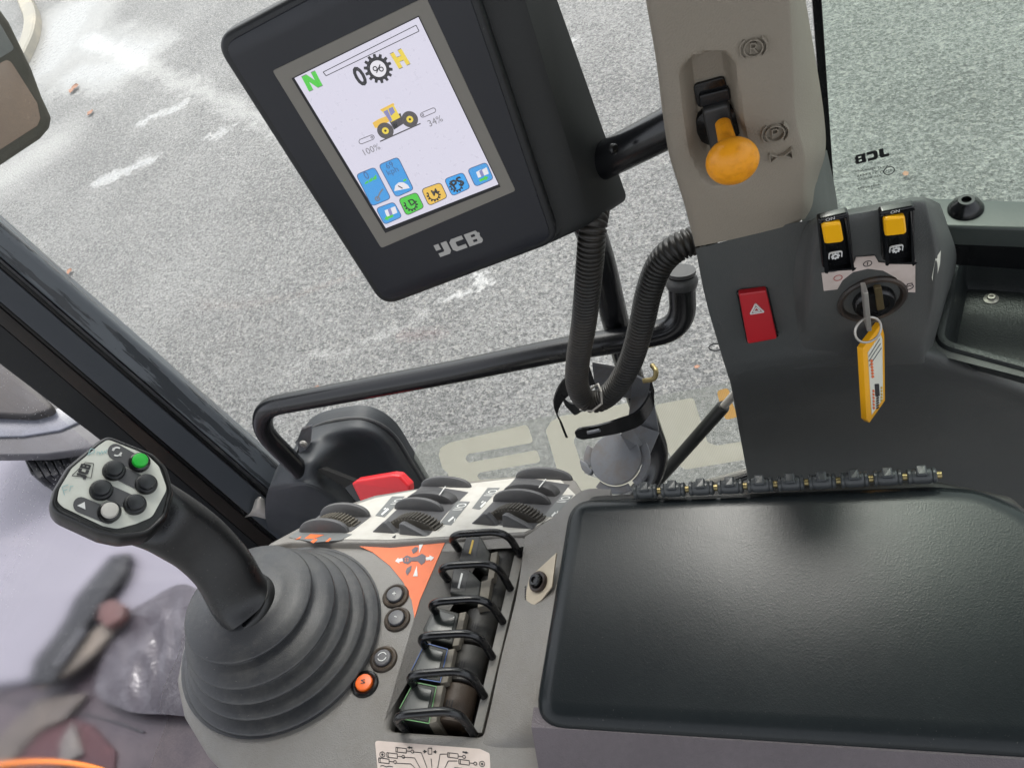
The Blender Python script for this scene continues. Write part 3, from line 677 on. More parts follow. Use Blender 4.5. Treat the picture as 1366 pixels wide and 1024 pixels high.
for a, b in (((482, 189), (496, 183.5)), ((564, 153.5), (578, 147.5))):
    d = np.array(b) - np.array(a); d = d / np.linalg.norm(d); n_ = np.array([-d[1], d[0]])
    cap = [tuple(np.array(a) + 3.2 * (math.cos(t) * n_ - math.sin(t) * d)) for t in np.linspace(0, math.pi, 7)] + [tuple(np.array(b) + 3.2 * (-math.cos(t) * n_ + math.sin(t) * d)) for t in np.linspace(0, math.pi, 7)]
    scrp('link_arm', [stroke(p, q, .8) for p, q in zip(cap, cap[1:] + cap[:1])], 'dg', H1)
    sring('link_pivot', b if a[0] < 500 else a, .9, 1.7, 'dg', H1)
st('reading', '100%', (495.5, 199.5), (506, 195), 'gr'); st('reading', '34%', (580.5, 161.5), (589.5, 157.5), 'gr')
def icon(name, quad, q, border='bd', r=.0032):
    o1 = obj(name + '_border', MB().prism(rc(Ft.l2(quad, H1), r, 4), H1 - .0002, H1), Q[border], mon, smooth=False); o1.parent = scr
    p = inset(ccw(rc(Ft.l2(quad, H2), r, 4)), .0006)
    o2 = obj(name, MB().prism(p, H2 - .0002, H2), Q[q], mon, smooth=False); o2.parent = scr
icon('tall_icon', [(474.5, 233), (500, 222.5), (522, 265), (496, 276)], 'b2'); icon('tall_icon', [(504.5, 220), (531, 209), (552.5, 253), (528, 264)], 'b2')
icon('page_icon', [(501, 278), (525.5, 269), (537, 289.5), (512.5, 300.5)], 'b2'); icon('drive_icon', [(531, 265.5), (556, 256), (566.5, 277), (542, 288.5)], 'g', 'dg')
icon('mode_icon', [(561.5, 252.5), (588, 243), (597.5, 263.5), (572, 275.5)], 'am', 'dg'); icon('power_icon', [(592, 239), (618, 229.5), (628, 251), (603, 262.5)], 'b', 'bd'); icon('page_icon', [(623, 226), (649, 216), (659, 239), (634, 250)], 'b2')
for c, l_, a0 in (((548, 273), 'D', .5), ((578.5, 260), 'M', .5), ((608.5, 247.5), 'PS', .5)):
    c_ = np.array(spt(*c)); k = np.linalg.norm(np.array(spt(c[0] + 1, c[1])) - c_)
    P = [[tuple(c_ + np.array(p) * k) for p in pp] for pp in ring_polys(6.2, 7.6, 20, math.radians(140), math.radians(370))]
    for i in range(9):
        t = math.radians(140 + i * 230 / 8); d = np.array([math.cos(t), math.sin(t)])
        P.append([tuple(c_ + k * q) for q in (np.array(stroke(d * 7.4, d * 9.6, 2.2)))])
    scrp('cog_arc', P, 'k', H3, False)
    st('icon_letter', l_, (c[0] + 1.5, c[1] - 3.5), (c[0] + (5 if len(l_) == 1 else 8.5), c[1] - (5.2 if len(l_) == 1 else 7.5)), 'k', h=H3 + .0002, bold=.03)
st('icon_text', '0', (488.5, 234), (491, 233), 'bd', h=H3, ratio=1.2); st('icon_text', '69', (519.5, 220.5), (524, 218.5), 'bd', h=H3); st('icon_text', 'kph', (524, 229), (531, 226), 'bd', h=H3)
for k in range(3):
    a = 487 + k * 5.5; b = 246 - k * 2.6; hgt = 2 + k * 1.4
    scrp('speed_step', [[(a, b), (a + 4.6, b - 2.2), (a + 3.6, b - 3.2 - hgt), (a - .6, b - .6 - hgt * .5)]], 'g', H3)
scrp('lever_pictogram', path_strokes([(503, 266), (507, 257), (511, 252)], 2.0), 'gr', H3); sring('lever_knob', (503.5, 265), 2, 3.6, 'gr', H3)
scrp('dial', [[(526, 255), (527, 248), (532, 243.5), (538, 243.5), (544, 247), (546.5, 251)]], 'w', H3); scrp('dial_hand', [stroke((531, 248), (537, 251.5), 1.2)], 'k', H3 + .0002); scrp('dial_mark', [stroke((538, 241.5), (542, 239.5), 2.4)], 'g', H3)
for (x, y), s_ in (((518, 285), -1), ((640, 233), 1)):
    for k in range(3): scrp('page', [[(x - 5 + k * 4, y - 4 - k * 1.6 + (0 if s_ < 0 else 1)), (x + 1 + k * 4, y - 6.5 - k * 1.6), (x + 4 + k * 4, y + 2 - k * 1.6), (x - 2 + k * 4, y + 4.5 - k * 1.6)]], 'w' if k != 1 else 'li', H3 + k * .0001)
    ax, ay = (x - 3, y + 7) if s_ < 0 else (x + 1, y + 8)
    d = np.array([.9, -.38]) * s_; n_ = np.array([.38, .9]); c_ = np.array([ax + 4, ay - 2])
    scrp('arrow', [[tuple(c_ + d * a + n_ * b) for a, b in ((-6, -1.6), (2, -1.6), (2, -3.6), (7, 0), (2, 3.6), (2, 1.6), (-6, 1.6))]], 'g', H3 + .0005)
obj('screen_cover', (lambda b: (b.f([b.v((x, y, .0048)) for x, y in ccw(Ft.l2(act, .0048))]), b)[1])(MB()), glass('screen_cover', (.97, .97, .98), .03, .12), mon, smooth=False)
cl = Ft.l(612, 325, .0016)[:2]; ex = Ft.l(641.5, 314.5, .0016)[:2] - cl; ey = np.array([-ex[1], ex[0]]) * .30
poly_local('logo', xf(logo_polys(), cl, ex, ey), M['logo'], mon, .0016, .0005)
obj('side_screw', MB().lathe([(.004, 0), (.004, .002), (.003, .003)], Ft.w2l(wd(817, 199, .575)), Ft.A @ np.array([.8, -.5, .2])), M['gloss'], mon)
# bracket tube that carries the monitor
obj('arm', MB().tube([Ft.w2l(wy(u, v, y)) for u, v, y in ((770, 232, .52), (820, 207, .51), (900, 166, .49), (930, 152, .49))], .0148, 20), M['tube'], mon)

# ---------------------------------------------------------------- pillar trim with brake lever
def sd_poly(x, z, P):
    d = 1e9; ins = False; n = len(P)
    for i in range(n):
        ax, az = P[i - 1]; bx, bz = P[i]; dx, dz = bx - ax, bz - az
        t = max(0, min(1, ((x - ax) * dx + (z - az) * dz) / (dx * dx + dz * dz + 1e-15)))
        d = min(d, math.hypot(x - ax - t * dx, z - az - t * dz))
        if (az > z) != (bz > z) and x < (bx - ax) * (z - az) / (bz - az) + ax: ins = not ins
    return -d if ins else d
sm = lambda t: (lambda q: q * q * (3 - 2 * q))(max(0, min(1, t)))
PY = .43
Fp = Frame(wy(980, 180, PY), (1, 0, 0), (0, -1, 0))
trim = thing('pillar_trim', 'taupe moulded rear pillar cover with raised brake symbols', 'pillar trim', Fp)
def rows_px(rows): return [[Fp.w2l(wy(u, v, y)) for u, v, y in r] for r in rows]
ey_ = [-80, -40, 0, 83, 156, 206, 246, 275]
le = [854, 858, 862, 876, 885, 893, 905, 914]; ri = [1047, 1050, 1054, 1059, 1063, 1074, 1072, 1072]; ro = [1064, 1069, 1074, 1088, 1099, 1101, 1090, 1088]
up_rows = []
for v, a, b, c in zip(ey_, le, ri, ro):
    sk = lambda u: v + (a - u) * -.0 - (u - a) * (.05 if v < 200 else .0)
    up_rows.append([(a + 20, v - 6, PY + .08), (a + 5, v, PY + .020), (a, v, PY + .006), (a + 16, v, PY - .002), (a + .35 * (b - a), v, PY - .004), (a + .7 * (b - a), v, PY - .003), (b - 10, v, PY + .0), (b + 3, v, PY + .007), ((b + c) / 2 + 3, v - 2, PY + .035), (c, v - 4, PY + .075)])
a, b = 928, 1071
up_rows.append([(946, 325, PY + .08), (932, 328, PY + .02), (928, 329, PY + .006), (944, 326, PY - .001), (978, 319, PY - .002), (1028, 307, PY - .001), (1061, 298, PY + .002), (1071, 293, PY + .009), (1080, 290, PY + .04), (1088, 286, PY + .075)])
G = rows_px(up_rows)
RP = rc(Fp.l2([(903, 92), (922, 68), (966, 58), (984, 80), (992, 150), (1006, 208), (1000, 240), (940, 246), (916, 196)]), .012, 4)
def surf_mod(rows, nu, nv, fn):
    R = [catmull(r, nu) for r in rows]; n = len(R[0]); mb = MB()
    Cc = [catmull([r[j] for r in R], nv) for j in range(n)]
    V = [[mb.v(fn(Cc[j][i])) for j in range(n)] for i in range(len(Cc[0]))]
    for i in range(len(V) - 1):
        for j in range(n - 1): mb.f((V[i][j], V[i][j + 1], V[i + 1][j + 1], V[i + 1][j]))
    return mb
def dent(p):
    x, y, z = p
    if -.06 < x < .03 and -.04 < y < .09:
        d = sd_poly(x, y, RP); z = z - .020 * sm(-d / .009) if d < 0 else z
    return (x, y, z)
obj('upper_cover', surf_mod(G, 14, 16, dent), M['taupe'], trim)
# raised symbols on the cover: (R), (P) brake marks
def emboss(polys, c, ex, h=.0052):
    cl = Fp.l(*c, .004)[:2]; e = Fp.l(*ex, .004)[:2] - cl; n_ = np.array([-e[1], e[0]])
    mb = MB()
    for p in xf(polys, cl, e, n_): mb.prism(p, .001, h, .0003, 1)
    obj('raised_symbol', mb, M['taupe'], trim, smooth=False)
R_ = ring_polys(.62, .72, 20) + ring_polys(.9, 1.0, 9, math.radians(-50), math.radians(50)) + ring_polys(.9, 1.0, 9, math.radians(130), math.radians(230))
Rl = path_strokes([(-.2, -.4), (-.2, .4), (.15, .38), (.22, .2), (.12, .02), (-.2, 0)], .1) + [stroke((0, 0), (.28, -.4), .1)]
Pl = path_strokes([(-.2, -.4), (-.2, .4), (.15, .38), (.22, .2), (.12, .02), (-.2, 0)], .1)
emboss(R_ + Rl, (1005, 64), (1024, 61)); emboss(R_ + Pl, (1034, 178), (1053, 175))
emboss(path_strokes([(-1, .5), (-.3, .0), (-1, -.5), (-1, .5)], .12) + path_strokes([(1, .5), (.3, .0), (1, -.5), (1, .5)], .12) + [stroke((-.3, 0), (.3, 0), .14)], (1042, 208), (1057, 205))
lower = []
CU = [0, 1, 2, 3, 4, 5, 6, 7]
for pts, ys in (([(948, 325), (930, 331), (936, 330), (1000, 313), (1075, 295), (1160, 300), (1232, 440), (1300, 466), (1366, 492), (1460, 526)], (.07, .006, 0, 0, 0, 0, .045, .05, .06, .06)),
                ([(960, 400), (944, 402), (950, 402), (1010, 398), (1085, 390), (1165, 395), (1236, 452), (1302, 474), (1366, 500), (1460, 534)], (.07, .006, -.002, -.004, -.004, -.004, .03, .045, .05, .05)),
                ([(976, 470), (963, 472), (970, 471), (1020, 462), (1090, 456), (1170, 456), (1240, 468), (1300, 486), (1366, 511), (1460, 546)], (.07, .006, -.006, -.010, -.010, -.008, .0, .02, .03, .035)),
                ([(984, 494), (971, 498), (978, 497), (1022, 487), (1090, 478), (1170, 478), (1240, 486), (1300, 502), (1366, 524), (1460, 560)], (.07, .008, -.006, -.011, -.012, -.010, -.004, .01, .02, .03)),
                ([(990, 512), (976, 516), (984, 516), (1026, 508), (1092, 500), (1172, 500), (1242, 508), (1302, 526), (1366, 548), (1460, 582)], (.08, .016, .004, .0, -.002, 0, .006, .018, .028, .035)),
                ([(1000, 560), (985, 566), (993, 566), (1035, 562), (1098, 558), (1180, 560), (1246, 566), (1306, 580), (1368, 600), (1460, 630)], (.10, .03, .02, .016, .014, .016, .02, .03, .035, .04)),
                ([(1022, 680), (1008, 690), (1016, 690), (1055, 690), (1115, 690), (1195, 690), (1256, 690), (1310, 695), (1372, 705), (1460, 720)], (.12, .06, .05, .045, .043, .045, .05, .05, .055, .06))):
    lower.append([(u, v, PY + y) for (u, v), y in zip(pts, ys)])
obj('lower_cover', surf_mod(rows_px(lower), 10, 10, lambda p: p), M['char'], trim)
# corner filler between the taupe cover and the glass
obj('corner_filler', MB().surf(rows_px([[(1076, 222, PY + .03), (1090, 210, PY + .09), (1103, 200, PY + .16)], [(1074, 250, PY + .02), (1094, 240, PY + .09), (1110, 232, PY + .17)], [(1070, 292, PY + .01), (1095, 280, PY + .06), (1116, 264, PY + .16)], [(1070, 320, PY + .01), (1095, 310, PY + .06), (1120, 300, PY + .12)]]), 6, 6), M['char'], trim)

Fv = Frame(wy(958, 163, PY + .016), (1, 0, 0), (0, -1, 0))
lev = thing('brake_lever', 'round orange brake knob on a dark lever in the pillar recess', 'lever', Fv)
obj('slot', MB().prism(rc(Fv.l2([(924, 112), (966, 100), (974, 130), (931, 142)]), .003), -.004, .0022, .0005), M['gloss'], lev)
obj('slot_tongue', MB().prism(rc(Fv.l2([(932, 126), (972, 116), (975, 132), (934, 142)], .003), .002), 0, .005, .001), M['black'], lev)
bc = Fv.l(958, 165); br = np.linalg.norm(Fv.l(992, 160) - bc)
obj('boot', MB().lathe([(br, 0), (br, .0015), (br * .93, .0035), (br * .6, .0045), (br * .4, .007)], bc, seg=40), M['gloss'], lev)
k0 = wy(965, 168, PY + .000); k1 = wy(978, 219, PY - .030); ax = nrm(k1 - k0)
obj('shank', MB().prism(rc(Fv.l2([(936, 146), (972, 136), (980, 176), (972, 196), (948, 200)], .006), .003), .003, .0085, .002), plastic('lever_shank', (62, 62, 62), .45, .1, 700, .5), lev)
L_ = float(np.linalg.norm(k1 - k0)); kl0 = Fv.w2l(k0); kax = Fv.A @ ax
kr = 35.2 / FPX * ((k1 - C0) @ RT.T[:, 0] * 0 + np.linalg.norm(k1 - C0) / np.linalg.norm(ray(978, 218)))
prof = [(kr * .30, -.002), (kr * .33, L_ * .25), (kr * .36, L_ * .5), (kr * .46, L_ - kr * .80)]
for i in range(13):
    t = -.62 + (math.pi / 2 + .62) * i / 12; prof.append((kr * math.cos(t) if i < 12 else 0, L_ + kr * .80 * math.sin(t) - kr * .15))
obj('knob', MB().lathe(prof, kl0, kax, 40), M['knob'], lev)

# ---------------------------------------------------------------- switch pod
Fd = Frame(wy(1150, 330, PY - .022), (1, .08, 0), (.10, -.98, -.05))
pod = thing('switch_pod', 'grey switch pod with two amber rocker switches and ignition barrel', 'switch panel', Fd)
prow = [[(1070, 304, PY + .004), (1082, 294, PY - .003), (1100, 286, PY - .006), (1160, 274, PY - .006), (1220, 263, PY - .006), (1236, 264, PY - .002), (1246, 268, PY + .012), (1254, 272, PY + .04)],
        [(1066, 318, PY + .001), (1078, 308, PY - .008), (1098, 297, PY - .018), (1160, 286, PY - .021), (1224, 275, PY - .020), (1240, 280, PY - .014), (1252, 288, PY + .012), (1264, 300, PY + .06)],
        [(1056, 355, PY + .000), (1070, 352, PY - .008), (1094, 349, PY - .017), (1160, 345, PY - .0215), (1232, 341, PY - .021), (1252, 344, PY - .014), (1263, 346, PY + .012), (1276, 345, PY + .08)],
        [(1052, 415, PY - .003), (1066, 414, PY - .008), (1090, 412, PY - .014), (1160, 410, PY - .018), (1230, 405, PY - .018), (1246, 411, PY - .011), (1255, 410, PY + .012), (1262, 402, PY + .07)],
        [(1056, 462, PY - .008), (1070, 462, PY - .0105), (1092, 461, PY - .0125), (1160, 460, PY - .0135), (1222, 457, PY - .0130), (1236, 459, PY - .006), (1244, 458, PY + .012), (1250, 452, PY + .05)],
        [(1058, 492, PY - .007), (1072, 492, PY - .008), (1094, 490, PY - .009), (1160, 488, PY - .0095), (1222, 485, PY - .008), (1236, 482, PY - .002), (1244, 478, PY + .012), (1250, 470, PY + .04)]]
for ri in range(1, 4):                                             # the middle of the pod follows the switch plane
    for ci in range(2, 5):
        u_, v_, y_ = prow[ri][ci]; prow[ri][ci] = (u_, v_, float(Fd.l2w(Fd.l(u_, v_))[1]) + .0008)
obj('body', MB().surf([[Fd.w2l(wy(*p)) for p in r] for r in prow], 8, 8), M['char'], pod)
lbm = MB(); lbm.f([lbm.v(Fd.w2l(wy(*p))) for p in ((1246, 384, PY - .0140), (1243, 370, PY - .0155), (1248, 345, PY - .0165), (1255, 334, PY - .0125), (1254, 352, PY - .0140))]); obj('side_label', lbm, M['paper'], pod, smooth=False)
def rocker(quad, lens, tx, sym):
    q = Fd.l2(quad, .003); f = thing('rocker_switch', '', 'x', Fd); del f['label'], f['category']; f.parent = pod; f.matrix_world = Fd.M(); f.matrix_local = Matrix.Identity(4)
    obj('bezel', MB().prism(rc(q, .002, 4), -.001, .0045, .0015, 3), M['gloss'], f)
    p = inset(ccw(rc(q, .0015, 4)), .0018); ys = [y for _, y in p]; y0, y1 = min(ys), max(ys)
    hh = lambda y: .0052 + .0045 * ((y1 - y) / (y1 - y0)) ** 1.5
    mb = MB(); pi_ = inset(p, .0012)
    mb.loft([[(x, y, .003) for x, y in p], [(x, y, hh(y) - .001) for x, y in p], [(x, y, hh(y)) for x, y in pi_]])
    obj('paddle', mb, M['gloss'], f)
    lq = Fd.l2(lens, .0098); lm = MB(); lp = rc(lq, .0022, 4); lmx = inset(ccw(lp), .0011)
    lm.loft([[(x, y, .004) for x, y in ccw(lp)], [(x, y, hh(y) + .0015) for x, y in ccw(lp)], [(x, y, hh(y) + .0026) for x, y in lmx]]); obj('lens', lm, M['yellow'], f)
    txt('lettering', 'ON', Fd, tx[0], tx[1], M['inkw'], f, .0064)
    c_ = Fd.l(*sym[0], .0105)[:2]; e = Fd.l(*sym[1], .0105)[:2] - c_; n_ = np.array([-e[1], e[0]])
    P = ring_polys(.34, .52, 14)
    for i in range(8):
        t = math.pi / 4 * i; d = np.array([math.cos(t), math.sin(t)]); P.append(stroke(d * .5, d * .7, .2))
    P += path_strokes([(-1, -.35), (-1, .75), (-.75, .95), (.75, .95), (1, .75), (1, -.35)], .12)
    poly_local('symbol', xf(P, c_, e, n_), M['inkw'], f, .0108, .0012)
rocker([(1090.5, 291.5), (1131.5, 282), (1139.5, 351), (1097, 356.5)], [(1097, 304), (1122.5, 300.5), (1126.5, 325), (1101, 328)], ((1107.5, 292), (1113.5, 290.4)), ((1114.5, 342), (1123, 340.5)))
rocker([(1173, 282), (1220, 273), (1219.5, 344), (1177, 346.5)], [(1180, 295.5), (1208.5, 292), (1210.5, 314.5), (1181.5, 318)], ((1194, 282.3), (1200, 281)), ((1195.5, 333.5), (1204, 332)))
prt('paper_label', Fd, [(1096, 364.5), (1113, 363), (1138, 355.5), (1142, 343.5), (1167, 341.5), (1172, 350), (1186, 352), (1221, 346.5), (1221, 390), (1206, 389.5), (1196, 371), (1178, 361), (1158, 358.5), (1138, 363), (1124, 374), (1117, 386), (1099, 388)], flat('worn_label', (206, 192, 184), .6, 0, .5), pod, .0008, .0006)
def lsym(polys, c, ex, mat, h=.0012):
    cl = Fd.l(*c, h)[:2]; e = Fd.l(*ex, h)[:2] - cl; n_ = np.array([-e[1], e[0]])
    poly_local('symbol', xf(polys, cl, e, n_), mat, pod, h, .0003)
lsym(ring_polys(.85, 1.0) + [stroke((0, -.55), (0, .55), .16)], (1157.5, 352), (1163.5, 351), M['ink'])
lsym(ring_polys(.85, 1.0), (1118, 371), (1124, 370), flat('red_ink', (170, 80, 74), .6, 0, 0))
lsym(ring_polys(.82, 1.0, 20, math.radians(-240), math.radians(60)) + path_strokes([(-.5, .8), (-.5, 1.25), (.55, 1.25), (.55, .8)], .16) + ring_polys(.38, .52, 10, math.radians(10), math.radians(170)), (1213, 383), (1219, 382), M['ink'])
ic = Fd.l(1163, 399); ir = np.linalg.norm(Fd.l(1208, 399) - ic)
obj('ignition_collar', MB().lathe([(ir, -.003), (ir, .0012), (ir * .95, .0026), (ir * .86, .0022), (ir * .72, -.004), (ir * .70, -.010)], ic, seg=48), plastic('collar_worn', (52, 46, 42), .5, .2, 800, .7, (104, 84, 66), dscale=30), pod)
obj('ignition_barrel', MB().lathe([(ir * .60, -.010), (ir * .60, .004), (ir * .54, .0062), (ir * .42, .0062), (ir * .40, .0048), (ir * .2, .0048)], ic + np.array([.001, -.001, 0]), seg=40), M['gloss'], pod)
obj('key_slot', MB().prism(rc(Fd.l2([(1166, 384), (1176, 383), (1180, 412), (1170, 414)], .0068), .001), .004, .0072, .0004), plastic('slot_brass', (92, 82, 58), .4, .1, 600, .4, metal=.5), pod)
prt('side_label', Frame(wy(1256, 365, PY + .012), (.3, .9, 0), (.94, -.28, .12)), [(1246, 345), (1252, 334), (1256, 352), (1250, 378), (1243, 382)], M['paper'], None, .0002) if False else None
Fh = Frame(wy(1010, 418, PY - .008), (1, .02, 0), (.05, -.98, .16))
hz = thing('hazard_switch', 'red hazard warning rocker with white triangle on the dark trim', 'switch', Fh)
hq = [(985, 391), (1022, 386), (1036, 447), (997, 454)]
obj('frame', MB().prism(rc(Fh.l2([(982, 389), (1024, 383), (1039, 448), (996, 457)]), .002), -.01, .0015, .0008), M['gloss'], hz)
p = ccw(rc(Fh.l2(hq, .004), .0018, 4)); ys = [y for _, y in p]; y0, y1 = min(ys), max(ys); hh = lambda y: .0048 + .0040 * ((y1 - y) / (y1 - y0))
obj('rocker', MB().loft([[(x, y, 0) for x, y in p], [(x, y, hh(y) - .0012) for x, y in p], [(x, y, hh(y) - .0003) for x, y in inset(p, .0005)], [(x, y, hh(y)) for x, y in inset(p, .0014)]]), M['redd'], hz)
cl = Fh.l(1009, 412, .007)[:2]; e = Fh.l(1018, 410.5, .007)[:2] - cl; n_ = np.array([-e[1], e[0]])
tri = [(-1, -.75), (1, -.75), (0, .95)]; tri2 = [(-.5, -.45), (.5, -.45), (0, .42)]
poly_local('triangle', xf([stroke(a, b, .14) for a, b in zip(tri, tri[1:] + tri[:1])] + [stroke(a, b, .12) for a, b in zip(tri2, tri2[1:] + tri2[:1])], cl, e, n_), M['inkw'], hz, .0078, .002)
# the key, its ring and the tag
Fk = Frame(Fd.l2w(Fd.l(1154, 400, .010)), Fd.A.T @ np.array([1, 0, 0.0]), Fd.n)
key = thing('ignition_key', 'metal key seen edge on in the ignition barrel', 'key', Fk)
kq = Fk.l2([(1148.5, 380), (1155, 379.5), (1160, 431), (1153.5, 432)])
obj('bow', MB().prism(rc(kq, .0008, 3), -.002, .0075, .0008, 2), M['steel'], key)
obj('blade', MB().prism(rc(Fk.l2([(1152, 395), (1158, 395), (1159, 410), (1153, 410)]), .0003), -.008, -.002), M['steel'], key)
Fkr = Frame(Fd.l2w(Fd.l(1158, 440, .018)), (1, 0, 0), (.42, -.8, .45))
kr_ = np.linalg.norm(Fkr.l(1175, 440) - Fkr.l(1158, 440))
ringo = place(obj('key_ring', MB().tube([(kr_ * math.cos(t), kr_ * .95 * math.sin(t), 0) for t in np.linspace(0, 2 * math.pi, 40, False)], .0009, 8, closed=True), M['steel']), Fkr)
tag(ringo, 'thin steel split ring hanging from the ignition key', 'key ring')
Fy = Frame(Fd.l2w(Fd.l(1165, 500, .022)), (.6, .8, 0), (.80, -.58, .12))
kt = thing('key_tag', 'yellow and blue key tag hanging below the ignition', 'key tag', Fy)
tp = [(1176, 431), (1180, 446), (1181, 534), (1160, 564), (1156, 560), (1151, 465)]
obj('body', MB().prism(rc(Fy.l2(tp), .0008, 3), -.0045, 0, .0006, 2), M['tagy'], kt)
obj('back', MB().prism(Fy.l2([(1170, 430), (1176, 440), (1170, 520), (1151, 500), (1150, 470)], -.006), -.0085, -.0046, .0005, 1), M['tagb'], kt)
obj('insert', MB().prism(Fy.l2([(1175, 446), (1177, 452), (1178, 532), (1163, 553), (1158, 470)], .0004), 0, .0004), M['paper'], kt, smooth=False)
poly_local('lines', [Fy.l2(stroke(a, b, .9), .0007) for a, b in (((1159, 476), (1174, 452)), ((1159, 482), (1175, 458)), ((1160, 488), (1176, 464)))], M['tagg'], kt, .0007, .0002)
def tag_line(name, a, b, wdt, mat, hh=.0008):
    poly_local(name, [Fy.l2(stroke(a, b, wdt), hh)], mat, kt, hh, .0002)
for i in range(6): tag_line('print', (1162 + i * .35, 480 + i * 4.2), (1163.6 + i * .35, 482.6 + i * 4.2), 3.2, M['orange'])
tag_line('print', (1170, 512), (1171, 528), 5.5, M['ink'])
for i in range(6):
    tag_line('print', (1165 + i * .1, 520 + i * 4.5), (1166 + i * .1, 523 + i * 4.5), 2.2, M['orange']); tag_line('print', (1170.5, 527 + i * 3.2), (1171.5, 528.6 + i * 3.2), 4.2, M['ink'])
    if i < 5: tag_line('print', (1176, 516 + i * 4.2), (1176.6, 518.5 + i * 4.2), 2.0, M['yellowe'])

# ---------------------------------------------------------------- storage tray and window sill at the right
ZT = -.575
Fs = Frame(wz(1320, 400, ZT))
tray = thing('storage_tray', 'black moulded storage tray with a screw in its floor', 'tray', Fs)
to = rc(Fs.l2([(1273, 326), (1480, 335), (1490, 524), (1366, 491), (1244, 458)]), [.020, .03, .03, .03, .020], 8)
ti = inset(ccw(to), .0065)
mb = MB()
prof = [(-.001, -.012), (0, -.003), (.0015, -.0006), (.0042, 0), (.0068, -.0008), (.0088, -.005), (.0100, -.018), (.0118, -.034), (.0150, -.040)]
RR = [[mb.v((x, y, h)) for x, y in inset(ccw(to), d)] for d, h in prof]
for a_, b_ in zip(RR, RR[1:]): mb.bridge(a_, b_)
fc = np.mean(inset(ccw(to), .015), 0); fv = mb.v((fc[0], fc[1], -.040))
for i in range(len(RR[-1])): mb.f((RR[-1][i], RR[-1][(i + 1) % len(RR[-1])], fv))
obj('liner', mb, plastic('tray_black', (36, 40, 40), .4, .45, 700, .3, (66, 70, 66), gd=.0007), tray)
sc = Fs.l(1322, 399, -.040)
obj('screw', MB().lathe([(.006, 0), (.006, .001), (.0035, .002), (.003, .004), (.0016, .004), (.0014, .0025)], sc, seg=20), M['steel'], tray)
mb = MB(); _o = [mb.v((x, y, -.004)) for x, y in ccw(Fs.l2([(1225, 314), (1490, 322), (1545, 565), (1366, 503), (1228, 468), (1215, 400)], -.004))]; _h = [mb.v((x, y, -.004)) for x, y in inset(ccw(to), .0005)]
mb.plate(_o, [_h], -.004); obj('shelf', mb, M['char'], tray, smooth=False)
Fe = Frame(wz(1310, 285, -.515))
sill = thing('window_sill', 'painted metal window ledge under the tinted side glass', 'sill', Fe)
obj('ledge', MB().prism(Fe.l2([(1238, 263), (1366, 267), (1520, 275), (1520, 316), (1366, 305), (1238, 301)]), -.02, 0, .003), plastic('ledge_paint', (60, 66, 64), .4, .05, 300, .25), sill)
obj('back_panel', MB().prism(Fe.l2([(1180, 296), (1520, 312), (1520, 330), (1180, 312)], -.02), -.052, -.02), M['gloss'], sill)
cc = Fe.l(1288, 279); cr = np.linalg.norm(Fe.l(1313, 279) - cc)
obj('bolt_cover', MB().lathe([(cr, 0), (cr, .0015), (cr * .8, .006), (cr * .52, .0095), (cr * .46, .0105), (cr * .28, .0105), (cr * .24, .007)], cc, seg=36), M['gloss'], sill)
# ---------------------------------------------------------------- grab rail, post, hose, bracket, gas strut
def rc3(pts, r, n=8):
    P = [np.array(p, float) for p in pts]; out = [P[0]]
    for i in range(1, len(P) - 1):
        a, b = P[i - 1] - P[i], P[i + 1] - P[i]; la, lb = np.linalg.norm(a), np.linalg.norm(b)
        t = min(r, .49 * la, .49 * lb); p0, p1 = P[i] + a / la * t, P[i] + b / lb * t
        for k in range(n + 1):
            s = k / n; out.append((1 - s) ** 2 * p0 + 2 * s * (1 - s) * P[i] + s * s * p1)
    return out + [P[-1]]
Fgr = Frame(wy(600, 500, .55))
rail = thing('grab_rail', 'black tubular grab rail running across the door window', 'rail', Fgr)
path = [wy(418, 650, .535), wy(402, 628, .54), wy(352, 585, .545), wy(346, 556, .55), wy(378, 541, .55), wy(600, 497, .55), wy(760, 464, .55), wy(838, 452, .55), wy(895, 440, .55), wy(914, 408, .56), wy(908, 372, .57)]
path = [Fgr.w2l(p) for p in path]
pp = rc3(path[:2] + [Fgr.w2l(wy(349, 574, .547))] + [Fgr.w2l(wy(352, 543, .55))] + path[5:8] + [Fgr.w2l(wy(912, 437, .555)), Fgr.w2l(wy(909, 370, .575))], .035, 10)
obj('tube', MB().tube(pp, .0140, 24), M['tube'], rail)
ce = pp[-1]; cd = nrm(pp[-1] - pp[-2])
obj('end_cap', MB().lathe([(.0155, -.010), (.0165, -.006), (.0165, -.002), (.014, .002), (.0105, .003), (.0100, .001), (.0148, .0045), (.0148, .008)], ce, cd, 28), M['rubber'], rail)
post = [wy(u, v, y) for u, v, y in ((770, 262, .575), (800, 345, .575), (822, 432, .575), (846, 515, .575), (866, 568, .575), (876, 610, .56), (856, 654, .53), (806, 690, .50), (730, 745, .48))]
Fpo = Frame(post[4])
po = place(obj('support_post', MB().tube(catmull([Fpo.w2l(p) for p in post], 6), .0150, 22), M['tube']), Fpo)
tag(po, 'black bent tube post behind the ribbed hose', 'post')
hp = [(806, 215, .545), (798, 262, .515), (791, 302, .482), (786, 360, .47), (779, 430, .47), (771, 480, .47), (770, 512, .47), (780, 532, .468), (800, 534, .468), (822, 516, .47), (842, 480, .472), (856, 432, .474), (866, 388, .476), (882, 350, .478), (908, 328, .48), (950, 314, .49)]
Fho = Frame(wy(790, 420, .47))
C_line = catmull([Fho.w2l(wy(*p)) for p in hp], 40)
sl_ = np.concatenate([[0], np.cumsum([np.linalg.norm(b - a) for a, b in zip(C_line, C_line[1:])])])
Ltot = sl_[-1]; pitch = .0042; nn = int(Ltot / pitch * 6)
